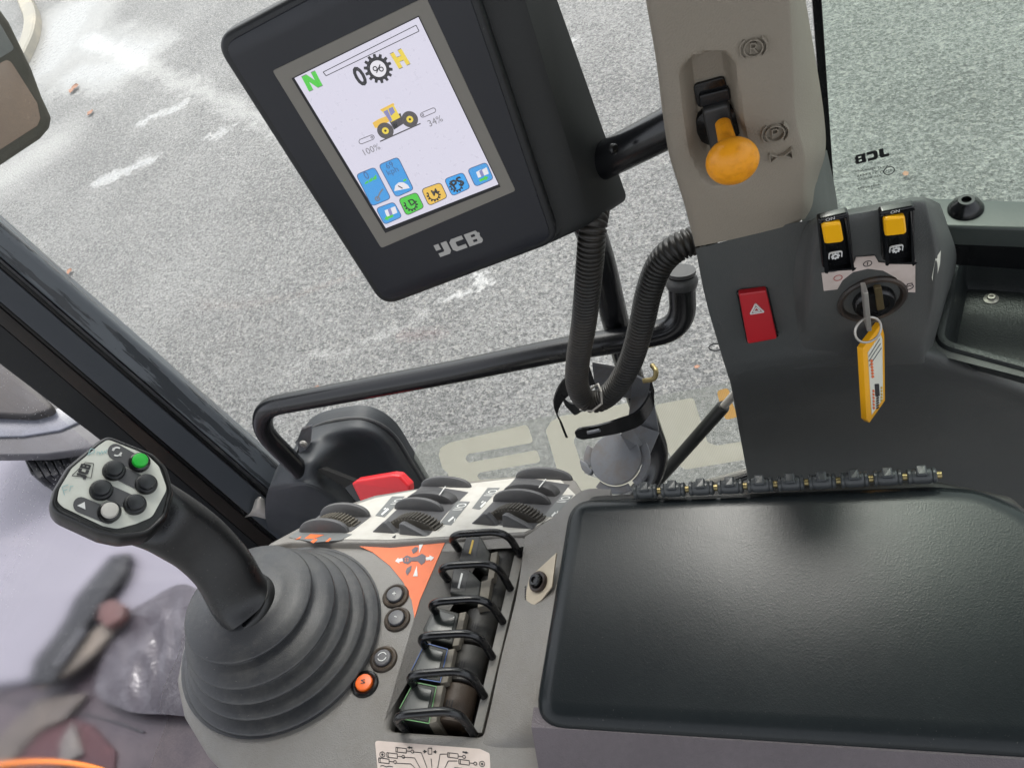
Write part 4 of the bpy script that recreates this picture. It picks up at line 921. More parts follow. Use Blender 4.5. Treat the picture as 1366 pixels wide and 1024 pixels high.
Cx = np.array(C_line); ss = np.linspace(0, Ltot, nn)
Pp = np.stack([np.interp(ss, sl_, Cx[:, k]) for k in range(3)], 1)
prof6 = [0, .9, 1, 1, .9, 0]
hose = place(obj('ribbed_hose', MB().tube(list(Pp), [.0100 + .0019 * prof6[i % 6] for i in range(nn)], 20), M['hose'], sharp=60), Fho)
tag(hose, 'ribbed black cable conduit looping down from the monitor to the pillar', 'hose')
Fti = Frame(wy(797, 540, .468))
tie = place(obj('cable_tie', MB().tube([Fti.w2l(p) for p in [wy(u, v, y) for u, v, y in ((774, 546, .462), (790, 548, .453), (803, 538, .452), (802, 522, .458), (798, 512, .47), (786, 520, .482), (775, 536, .478))]], .0011, 8, closed=True), M['steel']), Fti)
tag(tie, 'pale cable tie round the bottom of the hose loop', 'cable tie')

Fbr = Frame(wy(822, 612, .50), (1, 0, 0), (-.05, -.35, .94))
brk = thing('bottle_holder', 'weathered steel holder with round base and curved straps', 'holder', Fbr)
bc = Fbr.l(821, 612); bx = np.linalg.norm(Fbr.l(855, 612) - bc)
obj('base_disc', MB().lathe([(bx, -.003), (bx, .0012), (bx * .975, .0018), (bx * .97, .0018), (bx * .5, .0018)], bc, seg=44), M['plate'], brk)
for a0, a1 in ((-55, 25), (-130, -65), (150, 190)):
    R0, R1 = bx * 1.04, bx * 1.32; A = [math.radians(a0 + (a1 - a0) * k / 14) for k in range(15)]
    pl = [(bc[0] + R1 * math.cos(a), bc[1] + R1 * math.sin(a)) for a in A] + [(bc[0] + R0 * math.cos(a), bc[1] + R0 * math.sin(a)) for a in reversed(A)]
    obj('rim_lug', MB().prism(pl, -.006, -.002, .0008, 2), M['plate'], brk)
def plate3(name, px, th, mat, parent, F, away):
    mb = MB(); P = [F.w2l(wy(*p)) for p in px]; a = np.array(away) * th; Q_ = [p + F.A @ a for p in P]
    A = [mb.v(p) for p in P]; B = [mb.v(p) for p in Q_]; mb.f(A); mb.f(list(reversed(B))); mb.bridge(A, B); return obj(name, mb, mat, parent, smooth=False)
plate3('back_plate', [(838, 560, .535), (845, 500, .55), (868, 512, .56), (879, 576, .545), (856, 600, .53)], .003, M['plate'], brk, Fbr, (0, 1, 0))
plate3('foot_plate', [(838, 562, .53), (879, 576, .54), (866, 606, .515), (852, 622, .505), (828, 580, .51)], .003, M['plate'], brk, Fbr, (0, .3, -1))
plate3('hook_plate', [(790, 486, .53), (826, 492, .55), (848, 505, .56), (846, 532, .56), (806, 526, .55), (794, 520, .54)], .003, M['plate'], brk, Fbr, (0, 1, 0))
def strap(name, px, half, th, mat, n=6, wdir=(0, .25, 1)):
    """flat bent strip: half = half width in m along wdir"""
    P = catmull([Fbr.w2l(wy(*p)) for p in px], n); wv = Fbr.A @ nrm(wdir); secs = []
    hl = half if hasattr(half, '__len__') else [half] * len(px); hl = np.interp(np.linspace(0, len(hl) - 1, len(P)), range(len(hl)), hl)
    for i, p in enumerate(P):
        t = nrm(P[min(i + 1, len(P) - 1)] - P[max(i - 1, 0)]); nn_ = nrm(np.cross(t, wv)) * th / 2; h = hl[i]
        secs.append([p + wv * h + nn_, p - wv * h + nn_, p - wv * h - nn_, p + wv * h - nn_])
    return obj(name, MB().loft(secs), mat, brk)
stp = strap('strap', [(870, 512, .55), (868, 535, .54), (852, 557, .515), (828, 567, .50), (800, 574, .495), (776, 578, .495), (768, 579, .495)], [.010, .010, .010, .010, .0085, .0085, .004], .003, M['gloss'])
obj('slot', MB().tube([Fbr.w2l(wy(u, v, .4905)) for u, v in ((784, 577), (800, 573.5))], .0022, 10), M['plate'], brk)
strap('strap', [(790, 500, .54), (764, 510, .53), (748, 525, .52), (741, 545, .51), (748, 563, .505), (756, 583, .50)], [.013, .012, .010, .008, .005, .001], .003, M['gloss'])
strap('tab', [(752, 535, .515), (764, 545, .515), (778, 540, .515)], [.008, .009, .006], .003, M['black'])
obj('clip_lug', MB().prism(rc(Fbr.l2([(772, 612), (780, 616), (790, 628), (786, 634), (776, 626)], .004), .003), -.004, .004, .001), M['plate'], brk)
Fwi = Frame(wy(870, 500, .57))
wire = place(obj('wire_clip', MB().tube(catmull([Fwi.w2l(wy(u, v, y)) for u, v, y in ((858, 508, .545), (872, 505, .545), (875, 495, .55), (870, 487, .56))], 6), .003, 10), M['brass']), Fwi)
tag(wire, 'brass coloured wire clip round the bent post', 'clip')
Fgs = Frame(wy(930, 590, .59))
gs = thing('gas_strut', 'black gas strut with silver rod beside the pillar trim', 'gas strut', Fgs)
a, b, c_ = [Fgs.w2l(wy(u, v, .60)) for u, v in ((850, 672), (966, 541), (1000, 503))]
d = nrm(b - a)
obj('cylinder', MB().lathe([(.0088, 0), (.0088, np.linalg.norm(b - a) - .004), (.0075, np.linalg.norm(b - a))], a, d, 22), plastic('strut_black', (24, 26, 24), .35, .05, 400, .3), gs)
obj('rod', MB().lathe([(.0052, 0), (.0052, np.linalg.norm(c_ - b))], b, d, 18), M['steel'], gs)
o = place(obj('wire_loop', MB().tube([(.0075 * math.cos(t), 0, .006 * math.sin(t)) for t in np.linspace(0, 2 * math.pi, 20, False)], .0007, 6, closed=True), M['black']), Frame(wy(955, 463, .56)))
tag(o, 'small black wire loop sticking out from the trim edge', 'wire')
Fsb = Frame(wy(960, 640, .60), (1, 0, 0), (0, -.5, .86))
o = place(obj('door_sill', MB().prism(rc(Fsb.l2([(895, 662), (940, 640), (1030, 615), (1060, 690), (900, 700)]), .006), -.02, 0, .004), plastic('sill_metal', (150, 148, 142), .4, .1, 300, .4)), Fsb)
tag(o, 'pale metal door sill behind the hinge', 'sill')
obj('sill_seal', MB().tube([Fsb.l(u, v, .004) for u, v in ((930, 656), (1000, 634), (1040, 622))], .005, 10), M['gloss'], o)

# ---------------------------------------------------------------- door latch cover with red handle
Fla = Frame(wy(450, 640, .54))
lat = thing('door_latch', 'black moulded door latch cover with red pull handle', 'latch', Fla)
W_ = lambda rows: [[Fla.w2l(wy(*p)) for p in r] for r in rows]
lrows = [[(392, 600, .60), (412, 576, .615), (446, 565, .62), (486, 563, .62), (520, 582, .62), (546, 620, .62), (572, 662, .62)],
         [(394, 606, .575), (414, 585, .595), (446, 576, .605), (482, 575, .605), (510, 593, .605), (532, 628, .605), (556, 668, .605)],
         [(392, 612, .56), (414, 597, .575), (440, 591, .59), (472, 591, .605), (496, 607, .612), (514, 636, .612), (534, 674, .612)],
         [(376, 628, .545), (404, 618, .545), (424, 618, .55), (450, 625, .575), (474, 640, .59), (492, 660, .595), (512, 684, .595)],
         [(362, 645, .535), (386, 639, .53), (408, 639, .525), (432, 647, .53), (456, 660, .54), (474, 676, .545), (494, 696, .55)],
         [(358, 654, .532), (382, 648, .525), (406, 645, .518), (428, 653, .52), (448, 668, .525), (466, 686, .53), (486, 706, .535)],
         [(355, 664, .535), (380, 658, .526), (404, 654, .518), (424, 662, .518), (443, 679, .523), (460, 698, .528), (480, 716, .532)],
         [(354, 690, .545), (378, 692, .54), (400, 695, .535), (418, 700, .535), (436, 712, .535), (452, 724, .535), (470, 735, .535)],
         [(362, 716, .56), (384, 726, .555), (402, 732, .55), (418, 738, .55), (434, 744, .55), (450, 750, .55), (466, 755, .55)]]
obj('cover', MB().surf(W_(lrows), 8, 8, .03, (0, 1, 0)), plastic('latch_cover', (50, 53, 57), .5, .2, 1000, .2), lat)
obj('seal', MB().tube(catmull([Fla.w2l(wy(*p)) for p in ((396, 590, .62), (414, 573, .622), (446, 561, .626), (488, 559, .626), (523, 578, .626), (549, 617, .626), (576, 662, .626))], 8), .0032, 8), M['rubber'], lat)
Fls = Frame(wy(446, 636, .54), (1, 0, -.3), (.12, -.62, .75))
def intoF(Fa_, Fb_):
    m = Matrix.Identity(4); R3 = Fa_.A @ Fb_.A.T; o_ = Fa_.w2l(Fb_.o)
    for i in range(3):
        for j in range(3): m[i][j] = R3[i][j]
        m[i][3] = o_[i]
    return m
mb = MB(); mb.T = intoF(Fla, Fls); mb.prism(rc(Fls.l2([(422, 627), (428, 624), (474, 642), (470, 652), (458, 649)], .012), .003), -.004, .012, .0005); obj('slot', mb, flat('slot_black', (8, 8, 8), .9, 0, 0), lat)
Frh = Frame(wy(505, 648, .50), (1, 0, .1), (.05, -.75, .65))
mb = MB(); _T = Matrix.Identity(4); R3 = Fla.A @ Frh.A.T
for i in range(3):
    for j in range(3): _T[i][j] = R3[i][j]
    _T[i][3] = Fla.w2l(Frh.o)[i]
mb.T = _T; mb.prism(rc(Frh.l2([(470, 644), (476, 640), (524, 632), (534, 633), (547, 646), (548, 656), (500, 672), (482, 668)]), [.003, .003, .006, .006, .005, .004, .003, .004]), -.012, .004, .004, 4)
obj('handle', mb, M['red'], lat)
mb = MB(); mb.T = _T; mb.prism(Frh.l2([(460, 650), (472, 643), (482, 668), (478, 672)]), -.008, .001, .001); obj('handle_root', mb, M['gloss'], lat)
plate3('bracket', [(396, 588, .575), (402, 573, .585), (416, 568, .60), (414, 590, .585), (410, 604, .57), (399, 604, .57)], .004, M['plate'], lat, Fla, (0, 1, 0))
obj('screw', MB().lathe([(.006, 0), (.006, .002), (.004, .004), (.0015, .004)], Fla.w2l(wy(405, 591, .574)), Fla.A @ np.array([0.1, -1, .2]), 16), M['steel'], lat)
Fci = Frame(wy(338, 688, .56))
o = place(obj('metal_clip', MB().surf([[Fci.w2l(wy(*p)) for p in r] for r in ([(326, 690, .55), (338, 688, .55), (354, 692, .55)], [(334, 684, .55), (344, 680, .55), (354, 684, .55)], [(340, 668, .56), (346, 664, .56), (352, 668, .56)])], 4, 4, .003, (0, 1, 0)), M['steel']), Fci)
tag(o, 'bent bright metal clip between pillar and latch cover', 'clip')

# ---------------------------------------------------------------- armrest lid with its hinge
ZL = -.55
Fl_ = Frame(wz(1000, 820, ZL))
arm = thing('armrest', 'wide black padded armrest lid hinged along its far edge', 'armrest', Fl_)
lp = [(704, 966), (757, 660), (1240, 640), (1310, 644), (1365, 668), (1420, 705), (1500, 800), (1545, 1018)]
lpr = rc(Fl_.l2(lp), [.024, .022, .06, .06, .06, .06, .05, .03], 8)
def lidmesh():
    mb = MB(); p = ccw(lpr)
    prof = [(0, -.030), (0, -.012)] + [(.016 * (1 - math.cos(math.pi / 2 * k / 9)), -.012 + .012 * math.sin(math.pi / 2 * k / 9)) for k in range(1, 10)]
    R = [[mb.v((x, y, h)) for x, y in inset(p, d)] for d, h in prof]
    for a, b in zip(R, R[1:]): mb.bridge(a, b)
    prev = R[-1]
    q = inset(p, .0172); nx_ = [mb.v((x, y, 0)) for x, y in q]; mb.bridge(prev, nx_); prev = nx_; c_ = np.mean(q, 0); cv = mb.v((c_[0], c_[1], 0))
    for i in range(len(prev)): mb.f((prev[i], prev[(i + 1) % len(prev)], cv))
    return mb
obj('lid', lidmesh(), M['lid'], arm, sharp=50)
t0, t1 = Fl_.l(709, 966, -.008), Fl_.l(1560, 1022, -.008); t2, t3 = Fl_.l(720, 1030, -.024), Fl_.l(1560, 1090, -.024); t4, t5 = Fl_.l(718, 1042, -.034), Fl_.l(1560, 1102, -.034)
secs = []
for k in range(2):
    a, b, c_ = ((t0, t2, t4), (t1, t3, t5))[k]; up_ = np.array([0, .012, 0])
    secs.append([a + up_, a, a + .06 * (b - a) + np.array([0, 0, .0012]), a + .9 * (b - a) + np.array([0, 0, .0012]), b, c_, c_ + up_ * 3])
obj('front_rim', MB().loft(secs), M['rim'], arm, sharp=30)
obj('base', MB().prism(rc(inset(ccw(Fl_.l2([(712, 985), (760, 690), (785, 655), (1240, 632), (1352, 655), (1500, 790), (1560, 1085), (730, 1035)], -.03)), .002), .01), -.10, -.031, .006), M['bay'], arm)
h0, h1 = Fl_.l(846, 656, .004), Fl_.l(1256, 633, .004)
hin = obj('hinge', MB().lathe([(.0026, 0), (.0026, float(np.linalg.norm(h1 - h0)))], h0, h1 - h0, 14), M['brass'], arm)
kn = 10; hx = nrm(h1 - h0); LL = float(np.linalg.norm(h1 - h0)) / kn; kme = None
for i in range(kn):
    if kme is None:
        mb = MB(); prof = [(.0046, 0), (.0056, .0006), (.0056, .0022), (.0048, .003)] + [(.0054, .0045), (.0056, .006), (.0056, LL * .62), (.0054, LL * .68)] + [(.0048, LL * .72), (.0056, LL * .75), (.0056, LL * .82), (.0044, LL * .86)]
        mb.lathe(prof, (0, 0, 0), (1, 0, 0), 20); mb.box((LL * .42, .001, .0045), LL * .16, .0042, .0026, .0012);
        k_o = obj('hinge_knuckle', mb, plastic('hinge_grey', (58, 61, 63), .35, .05, 500, .3), hin); kme = k_o.data
    else:
        k_o = bpy.data.objects.new('hinge_knuckle', kme); COL.objects.link(k_o); k_o.parent = hin
    p = h0 + hx * LL * i; k_o.location = p; k_o.rotation_euler = (0, -math.asin(hx[2]), math.atan2(hx[1], hx[0]))
# ---------------------------------------------------------------- control console
ZC = -.575
Fc = Frame(wz(520, 850, ZC), (1, 0, 0), (.139, .156, .978))                # deck tips up towards the nose and out towards the door
con = thing('control_console', 'grey control console with lever bank, thumbwheels and orange label', 'console', Fc)
co_ = [(470, 1180), (318, 1055), (268, 1000), (238, 950), (229, 905), (238, 858), (262, 805), (305, 752), (352, 731), (388, 722), (520, 722), (650, 715), (698, 712), (740, 690), (770, 650), (830, 650), (790, 1180)]
outer = rc(Fc.l2(co_), .02, 6)
hole = rc(Fc.l2([(587, 724), (697, 722), (702, 738), (643, 981), (516, 973)]), [.003, .003, .003, .005, .006], 5)
mb = MB(); p = ccw(outer); prof = [(-.004, -.085), (0, -.014)] + [(.014 * (1 - math.cos(math.pi / 2 * k / 6)), -.014 + .014 * math.sin(math.pi / 2 * k / 6)) for k in range(1, 7)]
R = [[mb.v((x, y, h)) for x, y in inset(p, d)] for d, h in prof]
for a, b in zip(R, R[1:]): mb.bridge(a, b)
hp_ = ccw(hole); rb = .004
hr = [[mb.v((x, y, h)) for x, y in inset(hp_, d)] for d, h in [(-rb, 0), (-rb * .6, -.0004), (-rb * .2, -.0018), (0, -.004), (.0005, -.014)]]
for a, b in zip(hr, hr[1:]): mb.bridge(a, b)
mb.plate(R[-1], [hr[0]], 0)
obj('top_shell', mb, M['console'], con, sharp=32)
mb = MB(); hb = [[mb.v((x, y, h)) for x, y in inset(hp_, d)] for d, h in [(-.001, -.010), (.001, -.030), (.003, -.034)]]
for a, b in zip(hb, hb[1:]): mb.bridge(a, b)
mb.f(hb[-1]); obj('lever_bay', mb, M['bay'], con)
# slope between the lever bay and the armrest
def slope_pt(u, v, h): return Fc.l(u, v, h)
rows = [[slope_pt(700, 716, .0015), slope_pt(735, 692, .006), slope_pt(775, 655, .010), slope_pt(815, 652, .010)],
        [slope_pt(690, 790, .0015), slope_pt(712, 790, .005), slope_pt(742, 790, .012), slope_pt(795, 790, .012)],
        [slope_pt(668, 880, .0015), slope_pt(690, 880, .005), slope_pt(722, 880, .012), slope_pt(780, 880, .012)],
        [slope_pt(648, 975, .001), slope_pt(668, 975, .004), slope_pt(700, 965, .009), slope_pt(765, 965, .009)],
        [slope_pt(640, 1000, -.002), slope_pt(668, 1000, -.001), slope_pt(705, 1000, -.001), slope_pt(740, 1000, -.002)]]
obj('side_slope', MB().surf(rows, 8, 8, .02, (0, 0, -1)), M['console'], con)
# buttons
def button(c, r, ring, cap, label, sym=None):
    cl = Fc.l(*c); k = np.linalg.norm(Fc.l(c[0] + 1, c[1]) - cl)
    b = obj('button', MB().lathe([(r * k * 1.08, -.002), (r * k * 1.08, .0006), (r * k, .0022), (r * k * .86, .0028), (r * k * .70, .0018), (r * k * .68, -.001)], cl, seg=36), ring, con, label)
    s_ = obj('cap', MB().lathe([(r * k * .66, .0), (r * k * .66, .0036), (r * k * .6, .0044), (r * k * .3, .0048)], cl, seg=32), cap, b)
    if sym:
        d = Fc.l(c[0] + 6, c[1] - 1)[:2] - cl[:2]; n_ = np.array([-d[1], d[0]])
        mb = MB()
        for q in xf(sym[0], cl[:2], d, n_): mb.prism(q, .0046, .0052)
        obj('symbol', mb, sym[1], b, smooth=False)
brn = plastic('button_ring', (62, 54, 48), .4, .1, 900, .6, (110, 94, 74), dscale=40)
bcap = plastic('button_cap', (72, 72, 76), .38, .05, 900, .3)
button((528, 795), 16, brn, bcap, 'dark button marked plus', ([stroke((-.4, 0), (.4, 0), .14), stroke((0, -.4), (0, .4), .14)], M['inkw']))
button((530, 826), 16, brn, bcap, 'dark button marked minus', ([stroke((-.3, .15), (.3, -.15), .14)], M['inkw']))
button((512, 879), 16.5, brn, bcap, 'dark button with a broken white circle', (ring_polys(.85, 1.02, 10, .3, 2.8) + ring_polys(.85, 1.02, 10, 3.45, 5.95), M['inkw']))
button((487, 912), 16.5, M['gloss'], M['orangeb'], 'orange button marked N', ([stroke((-.45, -.35), (.4, -.35), .16), stroke((-.45, .35), (.4, .35), .16), stroke((-.45, .35), (.4, -.35), .2)], M['ink']))
# orange joystick label
prt('orange_label', Fc, [(468, 723), (594, 722), (560, 800), (553, 824), (549, 800), (538, 776), (520, 754), (497, 736)], M['orange'], con, .0006, .0005)
def fsym(name, polys, mat, h=.0010, F=Fc, par=con):
    for grp in ([[q] for q in polys] if len(polys) < 6 else [polys]): poly_local(name, [F.l2(q, h) for q in grp], mat, par, h, .0003)
arrow = lambda a, b, w_: (lambda A, B: (lambda d: (lambda n: [tuple(A + n * w_ * .5), tuple(A + d * .5 + n * w_ * .5), tuple(A + d * .5 + n * w_), tuple(B), tuple(A + d * .5 - n * w_), tuple(A + d * .5 - n * w_ * .5), tuple(A - n * w_ * .5)])(np.array([-d[1], d[0]]) / np.linalg.norm(d)))(B - A))(np.array(a, float), np.array(b, float))
fsym('symbol', [arrow((537, 746), (527, 748), 4), arrow((568, 745), (579, 743), 4), [(559, 724), (565, 724), (559, 737)], [(556, 754), (557, 768), (551, 768)]], M['inkw'])
fsym('symbol', [[(537, 744), (543, 740), (549, 743), (556, 742), (563, 738), (568, 741), (567, 749), (562, 753), (557, 748), (549, 748), (544, 752), (538, 750)],
                [(549, 733), (554, 729), (558, 730), (556, 735), (551, 738)], [(543, 757), (549, 754), (548, 760), (543, 767), (541, 762)]], plastic('symbol_grey', (96, 88, 96), .5, 0, 400, .1))
fsym('symbol', [[(540 + 3.2 * i, 744 + 2.8 * j), (541.6 + 3.2 * i, 743.8 + 2.8 * j), (541.6 + 3.2 * i, 745.2 + 2.8 * j), (540 + 3.2 * i, 745.4 + 2.8 * j)] for i in range(2) for j in range(2)], M['orange'], .0013)
# lower information label
Mbl = flat('lower_label', (214, 198, 188), .5, 0, .3)
prt('info_label', Fc, [(500, 987), (640, 998), (653, 1004), (656, 1060), (506, 1050)], Mbl, con, .0006, .0005, r=.002)
def cyl(c, s_=1, circ_=None, wavy=None):
    x, y = c; f = lambda a, b: (x + a * s_, y + b + a * s_ * .12)
    P = path_strokes([f(-9, -3), f(5, -3), f(5, 3), f(-9, 3), f(-9, -3)], .8) + [stroke(f(5, 0), f(11, 0), .8), stroke(f(-7, -3), f(-7, 3), .8)]
    P += [[f(13 + q[0], q[1]) for q in pp] for pp in ring_polys(1.7, 2.5, 10)]
    return P
P = cyl((537, 1000)) + cyl((525, 1007)) + cyl((514, 1014)) + cyl((606, 1007)) + cyl((621, 1016))
P += path_strokes([(551, 1002), (562, 1003), (572, 1030)], .8) + path_strokes([(537, 1009), (553, 1010), (567, 1036)], .8) + path_strokes([(527, 1017), (548, 1018), (560, 1030)], .8)
P += path_strokes([(596, 1005), (587, 1005), (582, 1034)], .8) + path_strokes([(610, 1014), (598, 1014), (590, 1030)], .8) + [stroke((575, 1011), (577, 1034), .8)]
P += path_strokes([(571, 997), (571, 1005), (576, 1005), (576, 997), (571, 997)], .8) + [stroke((564, 1001.5), (569, 1001.5), .9), stroke((583, 1002), (578, 1002), .9)]
P += [[(565.5, 999), (569.5, 1001.5), (565.5, 1004)], [(581.5, 999.5), (577.5, 1002), (581.5, 1004.5)]]
P += [arrow((550, 996.5), (543, 996), 1.8), arrow((617, 1002), (625, 1003.5), 1.8)]
for c in ((510, 1005.5), (643, 1018)):
    P += [[(c[0] + q[0], c[1] + q[1]) for q in pp] for pp in ring_polys(3.2, 3.9, 14)] + [[(c[0] - 1.8, c[1]), (c[0], c[1] - 1.8), (c[0] + 1.8, c[1]), (c[0], c[1] + 1.8)]]
P += path_strokes([(507, 1021), (511, 1020), (515, 1022), (519, 1021), (524, 1022)], .9) + [stroke((606, 1023), (616, 1024), 1), stroke((627, 1024), (634, 1025), 1)]
fsym('info_drawing', P, M['ink'])
# socket on the slope
Fso = Frame(Fc.l2w(Fc.l(716, 778, .0085)), (1, .1, .32), (-.30, -.1, .95))
skt = bpy.data.objects.new('socket', None); COL.objects.link(skt); skt.parent = con; skt.matrix_local = intoF(Fc, Fso)
prt('label_plate', Fso, [(742, 737), (736, 782), (722, 800), (696, 818), (706, 770)], flat('socket_label', (196, 184, 164), .55, 0, .3), skt, .0022, .0015)
cs_ = Fso.l(719, 776, .002); rs = np.linalg.norm(Fso.l(719, 791, .002) - cs_) * .92
obj('ring', MB().lathe([(rs, 0), (rs, .0022), (rs * .9, .0034), (rs * .72, .0034), (rs * .68, .001)], cs_, seg=32), plastic('socket_ring', (58, 48, 44), .4, .1, 700, .5), skt)
obj('jack', MB().lathe([(rs * .62, 0), (rs * .62, .0065), (rs * .5, .0078), (rs * .3, .0078), (rs * .26, .006)], cs_, seg=28), M['gloss'], skt)
poly_local('small_print', [Fso.l2(stroke((700, 803 - i * 3.2), (701.5, 800.5 - i * 3.2), 1.6), .0024) for i in range(7)], M['ink'], skt, .0024, .0002)

# lever bank: five spool levers between six wire guards
def pxprism(name, px, h0, h1, mat, parent, bev=.001, bot=None):
    """prism with its top outline given in pixels at height h1"""
    return obj(name, MB().prism(Fc.l2(px, h1), h0, h1, bev, 3, grow=.0005), mat, parent)
Mcap = plastic('lever_cap', (38, 40, 38), .5, .1, 900, .45, (84, 80, 70), dscale=24)
Mdrum = plastic('lever_drum', (46, 45, 43), .5, .15, 800, .6, (78, 75, 70), dscale=22)
Mrustd = plastic('lever_drum_brown', (70, 58, 48), .5, .15, 800, .6, (70, 60, 50), dscale=22)
LV = [  # cap outline, edge colour, separator plate, drum centre, drum material, mark
    ([(622, 715), (641, 715), (654, 738), (650, 762), (636, 752), (612, 748)], None, [(655, 737), (664, 735), (659, 770), (650, 774)], (672, 757), Mdrum, 'yellowe', ((631, 720), (626.5, 738))),
    ([(605, 757), (627, 760), (642, 776), (638, 802), (622, 796), (600, 790)], None, [(642, 775), (656, 771), (650, 806), (637, 810)], (659, 797), Mdrum, 'inkw', ((616.5, 764), (611.5, 784))),
    ([(579, 807), (613, 817), (604, 858), (566, 850), (564, 838)], None, [(613, 817), (622, 815), (612, 860), (603, 861)], (641, 843), Mdrum, None, None),
    ([(567, 857), (597, 865), (587, 909), (551, 903), (549, 893)], 'blue', [(597, 866), (607, 864), (597, 909), (587, 911)], (624, 893), Mdrum, None, None),
    ([(552, 909), (582, 915), (572, 964), (536, 958), (533, 944)], 'greene', [(582, 914), (592, 913), (582, 962), (572, 965)], (608, 945), Mrustd, None, None)]
LABL = ('lever with yellow stripe', 'lever with white stripe', 'plain black lever', 'lever with blue edges', 'lever with green edges')
for (cap, edge, pl, dc, dm, mark, mk), lb in zip(LV, LABL):
    two = mark is not None; H = .006 if two else .004
    lv = pxprism('spool_lever', cap, -.030, H, Mcap, con, .0016); lv['label'] = lb
    if two:
        prt('stripe', Fc, stroke(mk[0], mk[1], 2.6), M[mark], lv, H + .0004, .0003)
        obj('key_top', MB().prism(rc(Fc.l2([cap[0], cap[1], (cap[1][0] - 6, cap[5][1] - 1), cap[5]], H + .0001), .001), H - .006, H + .0001, .0008), M['black'], lv)
        obj('foot_block', MB().prism(Fc.l2([(cap[5][0] - 4, cap[5][1] - 14), (cap[5][0] + 4, cap[5][1] - 14), (cap[4][0], cap[4][1] + 6), (cap[5][0] - 4, cap[5][1] + 4)], -.008), -.032, -.008, .001), M['beige'], lv)
    elif edge:
        ps = Fc.l2(cap, H + .0003); n_ = len(ps)
        poly_local('coloured_edge', [stroke(ps[i], ps[(i + 1) % n_], .0006) for i in range(n_) if i != 3], M[edge], lv, H + .0003, .0006)
    if not two:
        o_ = obj('cap_dish', MB().prism(rc(inset(ccw(Fc.l2(cap, H + .0002)), .0028), .0015), H - .001, H + .0006, .0006), plastic('cap_dish', (40, 45, 43), .28, .05, 900, .3), lv)
    pxprism('separator', pl, -.030, H - .001, M['beige'], lv, .0006)
    c_ = Fc.l(dc[0], dc[1], -.018); r_ = .0150
    axd = nrm(np.array([*(Fc.l(dc[0] - 10, dc[1] + 44) - Fc.l(*dc))[:2], 0]))
    half = .0158
    obj('drum', MB().lathe([(r_ * .9, -half), (r_, -half * .93), (r_, half * .93), (r_ * .9, half)], c_, axd, 32), dm, lv)
    cr_ = np.cross(axd, [0, 0, 1]); lines = []
    for i in range(3):
        o2 = c_ + axd * half * (.15 + .0) + cr_ * (.001 + .0022 * (i - 1)) * (1)
        lines.append(stroke(tuple((o2 + axd * .003)[:2]), tuple((o2 - axd * .003)[:2]), .0007))
    poly_local('tick', lines, M['ink'], lv, c_[2] + r_ + .0002, .0004)
pxprism('slide_strip', [(686, 740), (698, 742), (643, 977), (630, 976)], -.030, -.006, plastic('strip_grey', (122, 120, 116), .5, .1, 600, .5), con, .0006)
LP = [((597, 713), (675, 708), (619, 741), (694, 740)), ((583, 755), (661, 750), (604, 781), (681, 785)), ((570, 803), (649, 797), (590, 825), (671, 829)),
      ((556, 848), (637, 843), (575, 870), (657, 876)), ((541, 900), (624, 893), (560, 920), (646, 928)), ((523, 954), (610, 946), (546, 977), (633, 980))]
for tl_, tr_, lf, rf in LP:
    HT = .026
    A = Fc.l(*lf, -.012); D = Fc.l(*rf, -.006); B = Fc.l(*tl_, HT); Cc_ = Fc.l(*tr_, HT); Md = (B + Cc_) / 2 + np.array([0, 0, .0025])
    e1 = B + (B - Cc_) * -.0; pts = rc3([A, B, Cc_, D], .016, 9)
    obj('wire_guard', MB().tube(pts, .0033, 14), M['tube'], con)

# thumbwheel panel: tips away towards the door
tlt = math.radians(33)
_e = nrm(Fc.l2w(Fc.l(700, 712, .002)) - Fc.l2w(Fc.l(388, 722, .002)))      # hinge line of the panel along the deck
_k = nrm(np.cross(Fc.n, _e)); _n2 = Fc.n * math.cos(tlt) + _k * math.sin(tlt) * (1 if _k[1] > 0 else -1)
Fw_ = Frame(Fc.l2w(Fc.l(560, 717, .002)), _e, _n2)
wp = thing('thumbwheel_panel', 'white labelled panel with three ribbed thumbwheels along the console edge', 'control panel', Fw_)
pb = [(352, 728), (388, 722), (520, 722), (700, 712), (748, 690), (778, 655), (768, 640), (742, 627), (700, 634), (640, 640), (575, 648), (500, 660), (440, 680), (395, 705)]
obj('panel_body', MB().prism(rc(Fw_.l2(pb), .004, 3), -.030, 0, .003, 3), M['console'], wp)
prt('white_label', Fw_, [(390, 718), (399, 713), (440, 684), (500, 664), (570, 651), (640, 643), (735, 632), (748, 640), (768, 660), (744, 687), (700, 709), (520, 719.5)], M['white'], wp, .0005, .0004)
def pr(name, pts, mat, h, r=.0012): prt(name, Fw_, pts, mat, wp, h, .0002, r=r)
pr('grey_tag', [(385, 716), (402, 705), (470, 712), (455, 720), (420, 723)], M['tagg'], .0008, .0008)
fsy = lambda n_, P_, m_, h=.0011: fsym(n_, P_, m_, h, Fw_, wp)
fsy('orange_mark', [[(394, 719), (402, 714.5), (400, 718)], [(406, 718), (414, 712), (432, 713), (418, 718)], [(414, 722), (420, 718), (424, 719), (418, 724)], [(434, 722), (440, 717), (442, 718), (438, 722)]], M['orange'])
def io_tag(q, c, rgt, pic):
    pr('grey_tag', q, M['tagg'], .0008, .001)
    txt('io_mark', 'I/O', Fw_, c, rgt, M['inkw'], wp, .0011, ratio=.95)
    fsy('pictogram', pic, M['inkw'])
io_tag([(500.5, 687.4), (523, 661.6), (540, 661.6), (513, 689.5)], (530, 668.5), (534, 664.8), [stroke((509, 686), (518, 678), 2.2), stroke((512, 679), (515, 677), 1.2)])
